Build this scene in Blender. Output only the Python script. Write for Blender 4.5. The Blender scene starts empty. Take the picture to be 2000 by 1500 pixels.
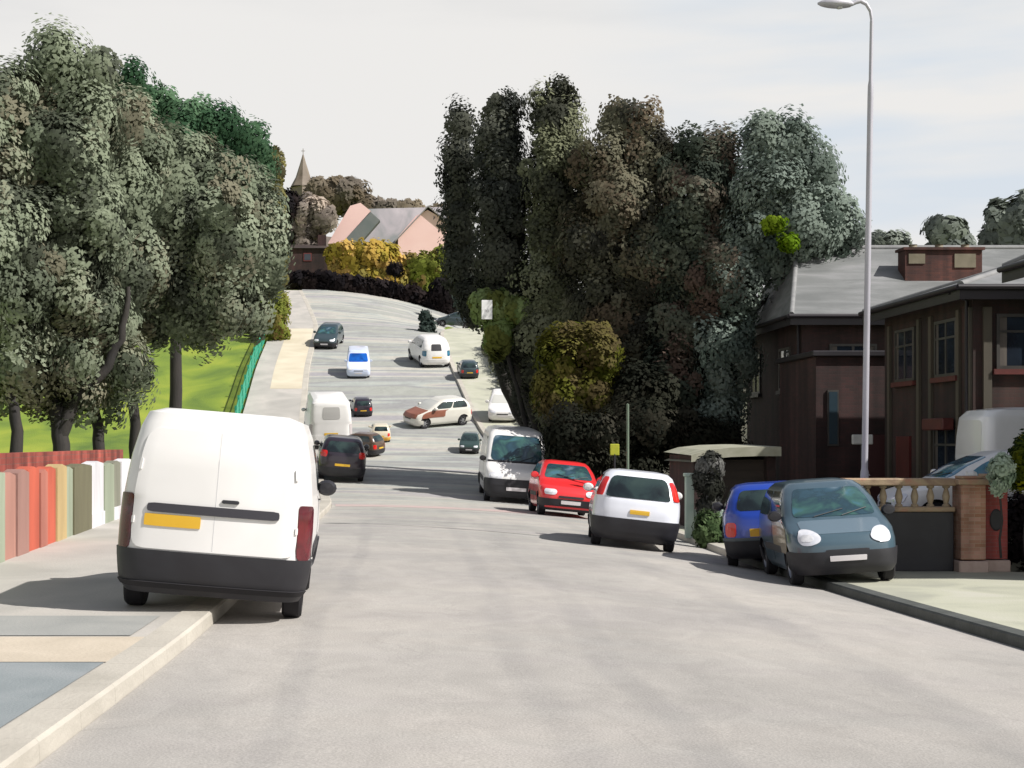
import bpy, bmesh, math, random
import numpy as np
from mathutils import Vector, Matrix
R = math.radians
random.seed(7)
C = bpy.context.scene.collection
scene = bpy.context.scene

# ------------------------------------------------------------------ camera
F = 3000.0                      # focal length in pixels of the 2000 px wide picture
EYE = 1.6
cam_d = bpy.data.cameras.new('camera'); cam = bpy.data.objects.new('camera', cam_d); C.objects.link(cam)
cam.location = (0, 0, EYE); cam.rotation_euler = (R(90), 0, 0)
cam_d.sensor_width = 36; cam_d.lens = 36 * F / 2000
cam_d.shift_x = 0.10; cam_d.shift_y = 0.055
cam_d.clip_start = 0.1; cam_d.clip_end = 3000
scene.camera = cam

# ------------------------------------------------------------------ sky and sun
SUN = Vector((0.84, -0.38, 0.88)).normalized()      # towards the sun
elev = math.asin(SUN.z); azim = math.atan2(SUN.x, SUN.y)
w = bpy.data.worlds.new('World'); scene.world = w; w.use_nodes = True
nt = w.node_tree; nt.nodes.clear()
def N(t, **k):
    n = nt.nodes.new(t)
    for a, b in k.items(): setattr(n, a, b)
    return n
out = N('ShaderNodeOutputWorld'); bg = N('ShaderNodeBackground'); bg2 = N('ShaderNodeBackground'); mx = N('ShaderNodeMixShader')
sky = N('ShaderNodeTexSky'); sky.sky_type = 'NISHITA'; sky.sun_disc = False
sky.sun_elevation = elev; sky.sun_rotation = azim; sky.dust_density = 2.0
nt.links.new(sky.outputs[0], bg.inputs[0]); bg.inputs[1].default_value = 0.055
bg2.inputs[0].default_value = (1.0, 0.985, 0.965, 1); bg2.inputs[1].default_value = 0.60   # bright thin cloud low in the sky
tc = N('ShaderNodeTexCoord'); sep = N('ShaderNodeSeparateXYZ'); nt.links.new(tc.outputs['Generated'], sep.inputs[0])
mp = N('ShaderNodeMapping'); mp.inputs['Scale'].default_value = (1.6, 1.6, 9); nt.links.new(tc.outputs['Generated'], mp.inputs[0])
no = N('ShaderNodeTexNoise'); no.inputs['Scale'].default_value = 2.2; no.inputs['Detail'].default_value = 5; nt.links.new(mp.outputs[0], no.inputs[0])
m1 = N('ShaderNodeMath', operation='MULTIPLY_ADD'); nt.links.new(no.outputs[0], m1.inputs[0]); m1.inputs[1].default_value = 0.30; nt.links.new(sep.outputs[2], m1.inputs[2])
mr = N('ShaderNodeMapRange'); mr.interpolation_type = 'SMOOTHSTEP'
nt.links.new(m1.outputs[0], mr.inputs[0]); mr.inputs[1].default_value = 0.40; mr.inputs[2].default_value = 0.72
mr.inputs[3].default_value = 1.0; mr.inputs[4].default_value = 0.15
nt.links.new(mr.outputs[0], mx.inputs[0]); nt.links.new(bg.outputs[0], mx.inputs[1]); nt.links.new(bg2.outputs[0], mx.inputs[2])
gap = N('ShaderNodeVectorMath', operation='DOT_PRODUCT'); nt.links.new(tc.outputs['Generated'], gap.inputs[0]); gap.inputs[1].default_value = Vector((.34, .90, .262)).normalized()
gr = N('ShaderNodeMapRange'); gr.interpolation_type = 'SMOOTHSTEP'; nt.links.new(gap.outputs['Value'], gr.inputs[0]); gr.inputs[1].default_value = .965; gr.inputs[2].default_value = 1.0
mp2 = N('ShaderNodeMapping'); mp2.inputs['Scale'].default_value = (2, 2, 14); nt.links.new(tc.outputs['Generated'], mp2.inputs[0])
n2 = N('ShaderNodeTexNoise'); n2.inputs['Scale'].default_value = 2.0; n2.inputs['Detail'].default_value = 4; nt.links.new(mp2.outputs[0], n2.inputs[0])
g2 = N('ShaderNodeMapRange'); nt.links.new(n2.outputs[0], g2.inputs[0]); g2.inputs[1].default_value = .35; g2.inputs[2].default_value = .6
gm = N('ShaderNodeMath', operation='MULTIPLY'); nt.links.new(gr.outputs[0], gm.inputs[0]); nt.links.new(g2.outputs[0], gm.inputs[1])
cm = N('ShaderNodeMix', data_type='RGBA'); nt.links.new(gm.outputs[0], cm.inputs['Factor']); cm.inputs['A'].default_value = (1.0, .985, .965, 1); cm.inputs['B'].default_value = (.80, .88, .97, 1)
nt.links.new(cm.outputs['Result'], bg2.inputs[0])
nt.links.new(mx.outputs[0], out.inputs[0])
sl = bpy.data.lights.new('sun', 'SUN'); so = bpy.data.objects.new('sun', sl); C.objects.link(so)
sl.energy = 4.5; sl.angle = R(0.6); sl.color = (1.0, 0.965, 0.91)
so.rotation_euler = (-SUN).to_track_quat('-Z', 'Y').to_euler(); so.location = (20, -20, 40)
scene.view_settings.view_transform = 'Standard'; scene.view_settings.look = 'None'
scene.view_settings.exposure = 0.5; scene.view_settings.gamma = 1; scene.view_settings.use_curve_mapping = False
scene.cycles.max_bounces = 6

# ------------------------------------------------------------------ materials
MATS = {}
def srgb(r, g, b):
    f = lambda c: (c/255/12.92 if c <= 10 else ((c/255+0.055)/1.055)**2.4)
    return (f(r), f(g), f(b))
def mat(name, cols, rough=0.7, scale=1.0, stretch=(1, 1, 1), metal=0.0, coat=0.0, bump=0.0, bscale=None, detail=4, attr=None, dist=0.6, spec=0.5, sharp=0.12, voro=0):
    """procedural material: a warped noise picks among the colours in patches; cols are linear rgb"""
    if name in MATS: return MATS[name]
    m = bpy.data.materials.new(name); m.use_nodes = True; t = m.node_tree; b = t.nodes['Principled BSDF']
    b.inputs['Roughness'].default_value = rough; b.inputs['Metallic'].default_value = metal
    b.inputs['Coat Weight'].default_value = coat; b.inputs['Specular IOR Level'].default_value = spec
    b.inputs['Coat Roughness'].default_value = 0.08
    co = t.nodes.new('ShaderNodeTexCoord'); ma = t.nodes.new('ShaderNodeMapping'); t.links.new(co.outputs['Object'], ma.inputs[0])
    ma.inputs['Scale'].default_value = stretch
    if len(cols) > 1:
        cr = t.nodes.new('ShaderNodeValToRGB'); e = cr.color_ramp.elements
        n = len(cols)
        while len(e) < n: e.new(0.5)
        for i, c in enumerate(cols):
            e[i].position = (i + 0.5) / n if attr else 0.32 + 0.36 * (i / (n - 1)); e[i].color = (*c, 1)
        if attr:
            at = t.nodes.new('ShaderNodeAttribute'); at.attribute_name = attr; t.links.new(at.outputs['Fac'], cr.inputs[0])
        else:
            nz = t.nodes.new('ShaderNodeTexNoise'); nz.inputs['Scale'].default_value = scale; nz.inputs['Detail'].default_value = detail
            nz.inputs['Distortion'].default_value = dist; t.links.new(ma.outputs[0], nz.inputs[0]); t.links.new(nz.outputs[0], cr.inputs[0])
        t.links.new(cr.outputs[0], b.inputs['Base Color'])
    else:
        b.inputs['Base Color'].default_value = (*cols[0], 1)
    if bump:
        n2 = t.nodes.new('ShaderNodeTexNoise'); n2.inputs['Scale'].default_value = bscale or scale * 8; n2.inputs['Detail'].default_value = 5
        t.links.new(ma.outputs[0], n2.inputs[0])
        bp = t.nodes.new('ShaderNodeBump'); bp.inputs['Strength'].default_value = bump; bp.inputs['Distance'].default_value = 0.02
        t.links.new(n2.outputs[0], bp.inputs['Height']); t.links.new(bp.outputs[0], b.inputs['Normal'])
    MATS[name] = m; return m
def brick_mat(name, c1, c2, mortar, scale=4.0, axis='x'):
    m = bpy.data.materials.new(name); m.use_nodes = True; t = m.node_tree; b = t.nodes['Principled BSDF']; b.inputs['Roughness'].default_value = 0.85
    co = t.nodes.new('ShaderNodeTexCoord'); se = t.nodes.new('ShaderNodeSeparateXYZ'); cb = t.nodes.new('ShaderNodeCombineXYZ')
    t.links.new(co.outputs['Object'], se.inputs[0])
    ad = t.nodes.new('ShaderNodeMath'); t.links.new(se.outputs[0], ad.inputs[0]); t.links.new(se.outputs[1], ad.inputs[1])
    t.links.new(ad.outputs[0], cb.inputs[0]); t.links.new(se.outputs[2], cb.inputs[1])
    br = t.nodes.new('ShaderNodeTexBrick'); t.links.new(cb.outputs[0], br.inputs[0]); br.inputs['Scale'].default_value = scale
    br.inputs['Color1'].default_value = (*c1, 1); br.inputs['Color2'].default_value = (*c2, 1); br.inputs['Mortar'].default_value = (*mortar, 1)
    br.inputs['Mortar Size'].default_value = 0.015; br.inputs['Brick Width'].default_value = 0.9; br.inputs['Row Height'].default_value = 0.3
    nz = t.nodes.new('ShaderNodeTexNoise'); nz.inputs['Scale'].default_value = 0.8; nz.inputs['Detail'].default_value = 6; t.links.new(co.outputs['Object'], nz.inputs[0])
    mr = t.nodes.new('ShaderNodeMapRange'); t.links.new(nz.outputs[0], mr.inputs[0]); mr.inputs[1].default_value = .3; mr.inputs[2].default_value = .7; mr.inputs[3].default_value = .6; mr.inputs[4].default_value = 1.25
    mm = t.nodes.new('ShaderNodeVectorMath'); mm.operation = 'SCALE'; t.links.new(br.outputs[0], mm.inputs[0]); t.links.new(mr.outputs[0], mm.inputs['Scale'])
    st = t.nodes.new('ShaderNodeMapping'); st.inputs['Scale'].default_value = (1.6, 1.6, .12); t.links.new(co.outputs['Object'], st.inputs[0])
    sn = t.nodes.new('ShaderNodeTexNoise'); sn.inputs['Scale'].default_value = 1.5; sn.inputs['Detail'].default_value = 4; t.links.new(st.outputs[0], sn.inputs[0])
    sr = t.nodes.new('ShaderNodeMapRange'); t.links.new(sn.outputs[0], sr.inputs[0]); sr.inputs[1].default_value = .35; sr.inputs[2].default_value = .65; sr.inputs[3].default_value = .55; sr.inputs[4].default_value = 1.35
    m3 = t.nodes.new('ShaderNodeVectorMath'); m3.operation = 'SCALE'; t.links.new(mm.outputs[0], m3.inputs[0]); t.links.new(sr.outputs[0], m3.inputs['Scale']); mm = m3
    t.links.new(mm.outputs[0], b.inputs['Base Color'])
    bp = t.nodes.new('ShaderNodeBump'); bp.inputs['Strength'].default_value = .4; bp.inputs['Distance'].default_value = .01; t.links.new(br.outputs['Fac'], bp.inputs['Height']); bp.invert = True
    t.links.new(bp.outputs[0], b.inputs['Normal'])
    MATS[name] = m; return m
def road_mat():
    """pale worn asphalt: fine aggregate, broad blotches, two polished wheel tracks, cross bands of patch tint and painted shadow"""
    m = bpy.data.materials.new('road_asphalt'); m.use_nodes = True; t = m.node_tree; b = t.nodes['Principled BSDF']; b.inputs['Roughness'].default_value = 0.8
    L = t.links.new
    co = t.nodes.new('ShaderNodeTexCoord')
    def noise(sc, det, stretch=(1, 1, 1), dist=0.0):
        ma = t.nodes.new('ShaderNodeMapping'); ma.inputs['Scale'].default_value = stretch; L(co.outputs['Object'], ma.inputs[0])
        n = t.nodes.new('ShaderNodeTexNoise'); n.inputs['Scale'].default_value = sc; n.inputs['Detail'].default_value = det; n.inputs['Distortion'].default_value = dist
        L(ma.outputs[0], n.inputs[0]); return n
    base = t.nodes.new('ShaderNodeValToRGB'); e = base.color_ramp.elements; e.new(.5)
    for i, (p, c) in enumerate(((.36, (.295, .278, .262)), (.5, (.345, .323, .302)), (.64, (.385, .358, .33)))): e[i].position = p; e[i].color = (*c, 1)
    n1 = noise(.35, 6, (1, .45, 1), .7); L(n1.outputs[0], base.inputs[0])
    # wheel tracks along y
    se = t.nodes.new('ShaderNodeSeparateXYZ'); L(co.outputs['Object'], se.inputs[0])
    nw = noise(.12, 2)
    wv = t.nodes.new('ShaderNodeMath'); wv.operation = 'MULTIPLY_ADD'; L(nw.outputs[0], wv.inputs[0]); wv.inputs[1].default_value = 1.2; L(se.outputs[0], wv.inputs[2])
    tot = None
    for xc, wd in ((1.55, .22), (2.3, .2), (-.2, .16), (4.3, .3)):
        a = t.nodes.new('ShaderNodeMath'); a.operation = 'SUBTRACT'; L(wv.outputs[0], a.inputs[0]); a.inputs[1].default_value = xc
        ab = t.nodes.new('ShaderNodeMath'); ab.operation = 'ABSOLUTE'; L(a.outputs[0], ab.inputs[0])
        r = t.nodes.new('ShaderNodeMapRange'); r.interpolation_type = 'SMOOTHSTEP'; L(ab.outputs[0], r.inputs[0]); r.inputs[1].default_value = wd * .3; r.inputs[2].default_value = wd; r.inputs[3].default_value = 1; r.inputs[4].default_value = 0
        if tot is None: tot = r
        else:
            s = t.nodes.new('ShaderNodeMath'); s.operation = 'MAXIMUM'; L(tot.outputs[0], s.inputs[0]); L(r.outputs[0], s.inputs[1]); tot = s
    n3 = noise(.9, 5, (1, .3, 1), .4)
    tr = t.nodes.new('ShaderNodeMath'); tr.operation = 'MULTIPLY'; L(tot.outputs[0], tr.inputs[0]); L(n3.outputs[0], tr.inputs[1])
    k = t.nodes.new('ShaderNodeMath'); k.operation = 'MULTIPLY'; L(tr.outputs[0], k.inputs[0]); k.inputs[1].default_value = .35
    mxc = t.nodes.new('ShaderNodeMix'); mxc.data_type = 'RGBA'; L(k.outputs[0], mxc.inputs['Factor']); L(base.outputs[0], mxc.inputs['A']); mxc.inputs['B'].default_value = (.17, .165, .17, 1)
    nb_ = noise(.5, 3, (.16, 1, 1), .5); rb = t.nodes.new('ShaderNodeValToRGB'); e = rb.color_ramp.elements; e.new(.45); e.new(.55); e.new(.62)  # cross bands: patch tints, with hill shadow bands painted into the colour
    for i, (p, c) in enumerate(((.38, (.30, .31, .28)), (.45, (.235, .235, .24)), (.5, (.33, .355, .33)), (.56, (.42, .40, .35)), (.64, (.29, .28, .295)))): e[i].position = p; e[i].color = (*c, 1)
    L(nb_.outputs[0], rb.inputs[0]); ym = t.nodes.new('ShaderNodeMapRange'); L(se.outputs[1], ym.inputs[0]); ym.inputs[1].default_value = 22; ym.inputs[2].default_value = 60; ym.inputs[3].default_value = .08; ym.inputs[4].default_value = .9
    mb = t.nodes.new('ShaderNodeMix'); mb.data_type = 'RGBA'; L(ym.outputs[0], mb.inputs['Factor']); L(mxc.outputs['Result'], mb.inputs['A']); L(rb.outputs[0], mb.inputs['B']); mxc = mb
    # fine aggregate
    n4 = noise(60, 2); r4 = t.nodes.new('ShaderNodeMapRange'); L(n4.outputs[0], r4.inputs[0]); r4.inputs[1].default_value = .3; r4.inputs[2].default_value = .7; r4.inputs[3].default_value = .84; r4.inputs[4].default_value = 1.12
    n5 = noise(2.2, 7, (1, .6, 1), 1.0); r5 = t.nodes.new('ShaderNodeMapRange'); L(n5.outputs[0], r5.inputs[0]); r5.inputs[1].default_value = .35; r5.inputs[2].default_value = .65; r5.inputs[3].default_value = .93; r5.inputs[4].default_value = 1.05
    mu = t.nodes.new('ShaderNodeMath'); mu.operation = 'MULTIPLY'; L(r4.outputs[0], mu.inputs[0]); L(r5.outputs[0], mu.inputs[1])
    vo = t.nodes.new('ShaderNodeTexVoronoi'); vo.feature = 'DISTANCE_TO_EDGE'; vo.inputs['Scale'].default_value = .42
    wob = noise(1.6, 5); wm = t.nodes.new('ShaderNodeVectorMath'); wm.operation = 'MULTIPLY_ADD'; L(wob.outputs['Color'], wm.inputs[0]); wm.inputs[1].default_value = (1.1, 1.1, 0); L(co.outputs['Object'], wm.inputs[2]); L(wm.outputs[0], vo.inputs['Vector'])
    vr = t.nodes.new('ShaderNodeMapRange'); L(vo.outputs[0], vr.inputs[0]); vr.inputs[1].default_value = 0; vr.inputs[2].default_value = .012; vr.inputs[3].default_value = .9; vr.inputs[4].default_value = 1
    nm = noise(.3, 2); nr = t.nodes.new('ShaderNodeMapRange'); L(nm.outputs[0], nr.inputs[0]); nr.inputs[1].default_value = .48; nr.inputs[2].default_value = .56
    cx = t.nodes.new('ShaderNodeMix'); cx.data_type = 'FLOAT'; L(nr.outputs[0], cx.inputs['Factor']); cx.inputs['A'].default_value = 1.0; L(vr.outputs[0], cx.inputs['B'])
    mu2 = t.nodes.new('ShaderNodeMath'); mu2.operation = 'MULTIPLY'; L(mu.outputs[0], mu2.inputs[0]); L(cx.outputs['Result'], mu2.inputs[1]); mu = mu2
    sc = t.nodes.new('ShaderNodeVectorMath'); sc.operation = 'SCALE'; L(mxc.outputs['Result'], sc.inputs[0]); L(mu.outputs[0], sc.inputs['Scale'])
    L(sc.outputs[0], b.inputs['Base Color'])
    bp = t.nodes.new('ShaderNodeBump'); bp.inputs['Strength'].default_value = .35; bp.inputs['Distance'].default_value = .01; L(n4.outputs[0], bp.inputs['Height']); L(bp.outputs[0], b.inputs['Normal'])
    MATS['road'] = m; return m
M_ROAD = road_mat()
M_PAVE = mat('pavement_pale', [(.33, .315, .29), (.39, .37, .34), (.45, .42, .385)], scale=.7, bump=.3, bscale=30, stretch=(1, .7, 1))
M_PAVE_R = mat('pavement_right', [(.33, .33, .27), (.42, .42, .33), (.46, .45, .38)], scale=.8, bump=.3, bscale=30)
M_KERB = mat('kerb_stone', [(.36, .335, .29), (.42, .39, .34), (.46, .43, .375)], scale=1.5, bump=.3, bscale=25, stretch=(1, .6, 1))
M_KERB_R = mat('kerb_shade', [(.05, .055, .05), (.08, .085, .08)], scale=3, bump=.3, bscale=25)  # near right kerb; the shadow on its face is put into the colour
M_TAR = mat('bluegrey_tarmac', [(.18, .205, .215), (.215, .24, .25), (.25, .27, .28)], scale=1.1, bump=.3, bscale=50)
M_BEIGE = mat('beige_slabs', [(.44, .38, .30), (.53, .46, .37)], scale=1.3, bump=.3, bscale=30)
M_GRASS = mat('lawn_grass', [(.075, .13, .014), (.15, .215, .017), (.24, .285, .024)], scale=.35, bump=.8, bscale=18, rough=.9, stretch=(1, .6, 1))
M_BLACK = mat('black_plastic', [(.013, .012, .016), (.02, .02, .025)], scale=3, rough=.55)
M_TYRE = mat('tyre_rubber', [(.012, .011, .014)], rough=.85)
M_RIM = mat('rim_metal', [(.35, .35, .37)], rough=.35, metal=.8)
M_GLASS = mat('car_glass', [(.008, .012, .014), (.02, .035, .035), (.03, .05, .045)], scale=2.2, rough=.06, coat=.5, sharp=.1)  # dark glass with faint teal reflections mixed into its colour
M_TEAL = mat('teal_reflection_glass', [(.13, .18, .22), (.03, .07, .10), (.02, .045, .06), (.04, .10, .09), (.05, .13, .17)], scale=1.5, rough=.08, coat=.5)  # teal reflections painted into the glass colour as patches
M_BLUEGLASS = mat('blue_tinted_glass', [(.02, .03, .05), (.03, .17, .27), (.01, .05, .16)], scale=1.2, rough=.1, coat=.5)
M_PLATE_Y = mat('yellow_plate', [(.62, .36, .02), (.68, .42, .04)], rough=.5)
M_PLATE_W = mat('white_plate', [(.7, .66, .68)], rough=.5)
M_REDL = mat('red_light_lens', [(.50, .012, .015), (.6, .03, .02)], scale=6, rough=.15, coat=.5)
M_DREDL = mat('dark_red_light_lens', [(.05, .006, .012), (.13, .01, .02)], scale=6, rough=.2, coat=.4)
M_LENS = mat('clear_headlight_lens', [(.72, .72, .76), (.58, .6, .66)], scale=8, rough=.08, coat=.8)
def paint(name, c, rough=.3, coat=.6, metal=0.0):
    c2 = tuple(x * .88 for x in c)
    return mat(name, [c2, c], scale=.8, rough=rough, coat=coat, metal=metal)

# ------------------------------------------------------------------ mesh helpers
class MB:
    def __init__(s): s.v = []; s.f = []; s.m = []
    def add(s, vs, fs, mi=0):
        o = len(s.v); s.v += [tuple(v) for v in vs]; s.f += [tuple(i + o for i in f) for f in fs]; s.m += [mi] * len(fs)
    def box(s, x0, x1, y0, y1, z0, z1, mi=0):
        s.add([(x0,y0,z0),(x1,y0,z0),(x1,y1,z0),(x0,y1,z0),(x0,y0,z1),(x1,y0,z1),(x1,y1,z1),(x0,y1,z1)],
              [(0,3,2,1),(4,5,6,7),(0,1,5,4),(1,2,6,5),(2,3,7,6),(3,0,4,7)], mi)
    def tube(s, pts, rad, n=8, mi=0, flat=1.0):
        pts = [Vector(p) for p in pts]
        if not hasattr(rad, '__len__'): rad = [rad] * len(pts)
        rings = []; up = None
        for i, p in enumerate(pts):
            d = (pts[min(i+1, len(pts)-1)] - pts[max(i-1, 0)]).normalized()
            a = d.cross(Vector((0, 1, .13)) if abs(d.y) < .9 else Vector((1, 0, .1))).normalized() if up is None else (up - d * up.dot(d)).normalized()
            up = a; b = d.cross(a)
            rings.append([p + (a * math.cos(t) + b * math.sin(t) * flat) * rad[i] for t in [2*math.pi*k/n for k in range(n)]])
        vs = [q for r in rings for q in r]
        fs = [(i*n+k, i*n+(k+1) % n, (i+1)*n+(k+1) % n, (i+1)*n+k) for i in range(len(pts)-1) for k in range(n)]
        fs += [tuple(range(n-1, -1, -1)), tuple((len(pts)-1)*n + k for k in range(n))]
        s.add(vs, fs, mi)
    def lathe(s, prof, axis='z', n=20, off=(0,0,0), mi=0):
        vs = []
        for r, h in prof:
            for k in range(n):
                t = 2*math.pi*k/n; a, b = r*math.cos(t), r*math.sin(t)
                p = (a, b, h) if axis == 'z' else (h, a, b) if axis == 'x' else (a, h, b)
                vs.append((p[0]+off[0], p[1]+off[1], p[2]+off[2]))
        fs = [(i*n+k, i*n+(k+1) % n, (i+1)*n+(k+1) % n, (i+1)*n+k) for i in range(len(prof)-1) for k in range(n)]
        s.add(vs, fs, mi)
    def grid(s, P, mi=0):
        nu, nv = len(P), len(P[0]); vs = [p for r in P for p in r]
        s.add(vs, [(i*nv+j, (i+1)*nv+j, (i+1)*nv+j+1, i*nv+j+1) for i in range(nu-1) for j in range(nv-1)], mi)
    def build(s, name, mats, parent=None, smooth=None, bevel=0, loc=None):
        me = bpy.data.meshes.new(name); me.from_pydata(s.v, [], s.f)
        for m in (mats if isinstance(mats, (list, tuple)) else [mats]): me.materials.append(m)
        if any(s.m): me.polygons.foreach_set('material_index', s.m)
        me.update()
        bm = bmesh.new(); bm.from_mesh(me); bmesh.ops.recalc_face_normals(bm, faces=bm.faces)
        if bevel: bmesh.ops.bevel(bm, geom=[e for e in bm.edges if e.is_manifold and e.calc_face_angle(0) > .6], offset=bevel, segments=1, affect='EDGES', clamp_overlap=True)
        bm.to_mesh(me); bm.free()
        if smooth is not None:
            me.polygons.foreach_set('use_smooth', [True] * len(me.polygons)); me.set_sharp_from_angle(angle=R(smooth))
        o = bpy.data.objects.new(name, me); C.objects.link(o)
        if parent: o.parent = parent
        if loc is not None: o.location = loc
        return o
def tag(o, label=None, cat=None, group=None, kind=None):
    if label: o['label'] = label
    if cat: o['category'] = cat
    if group: o['group'] = group
    if kind: o['kind'] = kind
    return o
def empty(name, loc, label, cat, group=None, rz=0):
    o = bpy.data.objects.new(name, None); C.objects.link(o); o.location = loc; o.rotation_euler.z = rz; o.empty_display_size = .3
    return tag(o, label, cat, group)
def P(px, py, Y): return ((px-800)*Y/F, Y, EYE+(860-py)*Y/F)

# ------------------------------------------------------------------ the lie of the land
def lerp(tab, y): return float(np.interp(y, [a for a, b in tab], [b for a, b in tab]))
def smoothtab(tab):
    ys = np.arange(-60, 420, 1.0); v = np.interp(ys, [a for a, b in tab], [b for a, b in tab])
    k = np.array([1, 2, 3, 4, 5, 4, 3, 2, 1.]); k /= k.sum(); v2 = np.convolve(np.pad(v, 4, mode='edge'), k, mode='valid')
    return lambda y: float(np.interp(y, ys, v2))
base = smoothtab([(-60, 0), (38, -.12), (47, -.18), (53, .05), (60, .85), (67, 1.9), (75, 3.6), (83, 5.45), (97, 8.7), (108, 11.1), (120, 13.4), (132, 15.4), (150, 19), (220, 22), (420, 24)])
XL = smoothtab([(-60, -2.0), (7, -1.98), (10, -1.87), (12.6, -1.77), (17, -1.82), (40, -1.98), (53, -2.9), (67, -4.6), (83, -5.4), (97, -5.7), (120, -8.5), (420, -9)])
XR = smoothtab([(-60, 6.4), (40, 6.1), (50, 5.2), (60, 3.8), (67, 3.1), (83, 2.25), (97, 1.8), (112, 3.6), (120, 7), (420, 8)])
DZ = smoothtab([(-60, .2), (6, .3), (15, .4), (21, .5), (27, .55), (40, .5), (48, .42), (60, .1), (80, 0), (97, .3), (118, 3.0), (135, 2.5), (420, 1.5)])
def gz(x, y):
    a, b = XL(y), XR(y); t = max(0.0, min(1.0, (x-a)/(b-a)))
    return base(y) - DZ(y) * t * t
def surf(x, y):
    k = .12 if (x < XL(y) or x > XR(y)) else 0
    return gz(x, y) + k
def sheet(name, m, xa, xb, ys, nx, dz, kind='structure', skirt=None):
    b = MB(); rows = []
    for y in ys:
        a, c = (xa(y) if callable(xa) else xa), (xb(y) if callable(xb) else xb)
        rows.append([(a+(c-a)*i/nx, y, gz(a+(c-a)*i/nx, y)+dz) for i in range(nx+1)])
    b.grid(rows)
    if skirt is not None:      # drop one edge down as a kerb-like face
        e = [r[0 if skirt < 0 else -1] for r in rows]
        b.grid([[(p[0], p[1], p[2]-.2) for p in e], e])
    o = b.build(name, m, smooth=40); tag(o, kind=kind); return o
ysR = [-12 + i for i in range(0, 137)]
# ground: one sheet to the horizon
b = MB(); xs = [-600, -300, -150, -80, -50, -35, -25, -18, -14, -11, -9, -7.5, -6, -4.5, -3, -1.9, 0, 2, 4, 6.4, 8, 10, 13, 18, 25, 40, 70, 120, 250, 600]
ysg = [-100, -50, -20] + [-10 + 2*i for i in range(0, 90)] + [180, 200, 240, 300, 400, 600, 900]
def far(x, y):
    z = gz(x, y) if -40 < x < 40 else gz(40 if x > 0 else -40, y)
    return z - .06 - (max(0, x-9)*.16*min(1, max(0, y-52)/15) if x > 9 else 0)
b.grid([[(x, y, far(x, y)) for x in xs] for y in ysg]); tag(b.build('ground', M_GRASS, smooth=60), kind='structure')
sheet('road', M_ROAD, XL, XR, ysR, 16, 0.0)
sheet('road_patch', mat('repair_asphalt', [(.25, .238, .235), (.285, .27, .26)], scale=3, bump=.3, bscale=60), 2.75, lambda y: 3.9+.1*y, [3+.5*i for i in range(0, 9)], 4, .004)
sheet('pavement', M_PAVE, lambda y: XL(y)-(4.3 if y < 40 else 2.9), lambda y: XL(y)-.28, [-12+i for i in range(0, 131)], 5, .12, skirt=-1)
sheet('pavement', M_PAVE_R, lambda y: XR(y)+.24, lambda y: XR(y)+(6.5 if y < 24.6 else 2.0 if y < 45 else 2.8), [-12+i for i in range(0, 126)], 8, .12, skirt=1)
# kerbs: real steps, bevelled top edge
def kerb(name, m, f, side, y0, y1, wd):
    b = MB(); rows = []
    n = int((y1-y0)/.9); ys = []
    for i in range(n):
        ya = y0 + (y1-y0)*i/n; yb = y0 + (y1-y0)*(i+1)/n
        rr = []
        for yy in (ya+.0015, yb-.0015):
            e = f(yy); s = side; zt = gz(e, yy)
            rr.append([(e, yy, zt-.1), (e+s*.01, yy, zt+.105), (e+s*.03, yy, zt+.126), (e+s*wd, yy, zt+.127), (e+s*wd, yy, zt-.1)])
        vs = rr[0] + rr[1]; k = 5
        b.add(vs, [(j, j+1, j+1+k, j+k) for j in range(k-1)] + [tuple(range(k)), tuple(range(2*k-1, k-1, -1))])
    tag(b.build(name, m), kind='structure')
kerb('kerb', M_KERB, XL, -1, -10, 118, .285)
kerb('kerb', M_KERB, XR, 1, 29, 112, .24)
kerb('kerb', M_KERB_R, XR, 1, -10, 29, .24)
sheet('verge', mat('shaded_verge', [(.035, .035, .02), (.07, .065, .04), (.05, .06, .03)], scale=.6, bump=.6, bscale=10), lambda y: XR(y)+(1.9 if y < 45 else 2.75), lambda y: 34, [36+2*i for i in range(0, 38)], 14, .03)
sheet('road_patch', mat('pink_strip', [(.40, .33, .31), (.46, .35, .335)], scale=1.5, bump=.2, bscale=40), lambda y: XL(y)+.1, 3.1, [40.4+.3*i for i in range(0, 6)], 8, .004)
sheet('footway_cream', mat('cream_footway', [(.50, .44, .33), (.60, .54, .42)], scale=.6, bump=.2, bscale=30), lambda y: XL(y)-1.9, lambda y: XL(y)-.3, [77+i for i in range(0, 20)], 3, .126)
# left footway surfaces
sheet('driveway', M_TAR, -5.2, lambda y: XL(y)-.30, [-12+.6*i for i in range(0, 39)], 4, .126)
sheet('driveway', M_BEIGE, -5.25, lambda y: XL(y)-.285, [10.82+.2*i for i in range(0, 8)], 3, .1265)
sheet('driveway', mat('grey_footway', [(.25, .255, .245), (.31, .31, .295)], scale=1.2, bump=.3, bscale=40), -5.25, lambda y: XL(y)-.42, [12.3+.2*i for i in range(0, 8)], 3, .1265)
sheet('forecourt', mat('forecourt_paving', [(.13, .13, .10), (.2, .19, .16)], scale=.8, bump=.3), lambda y: XR(y)+1.95, 12.2, [25+i for i in range(0, 35)], 6, .02)

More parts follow.
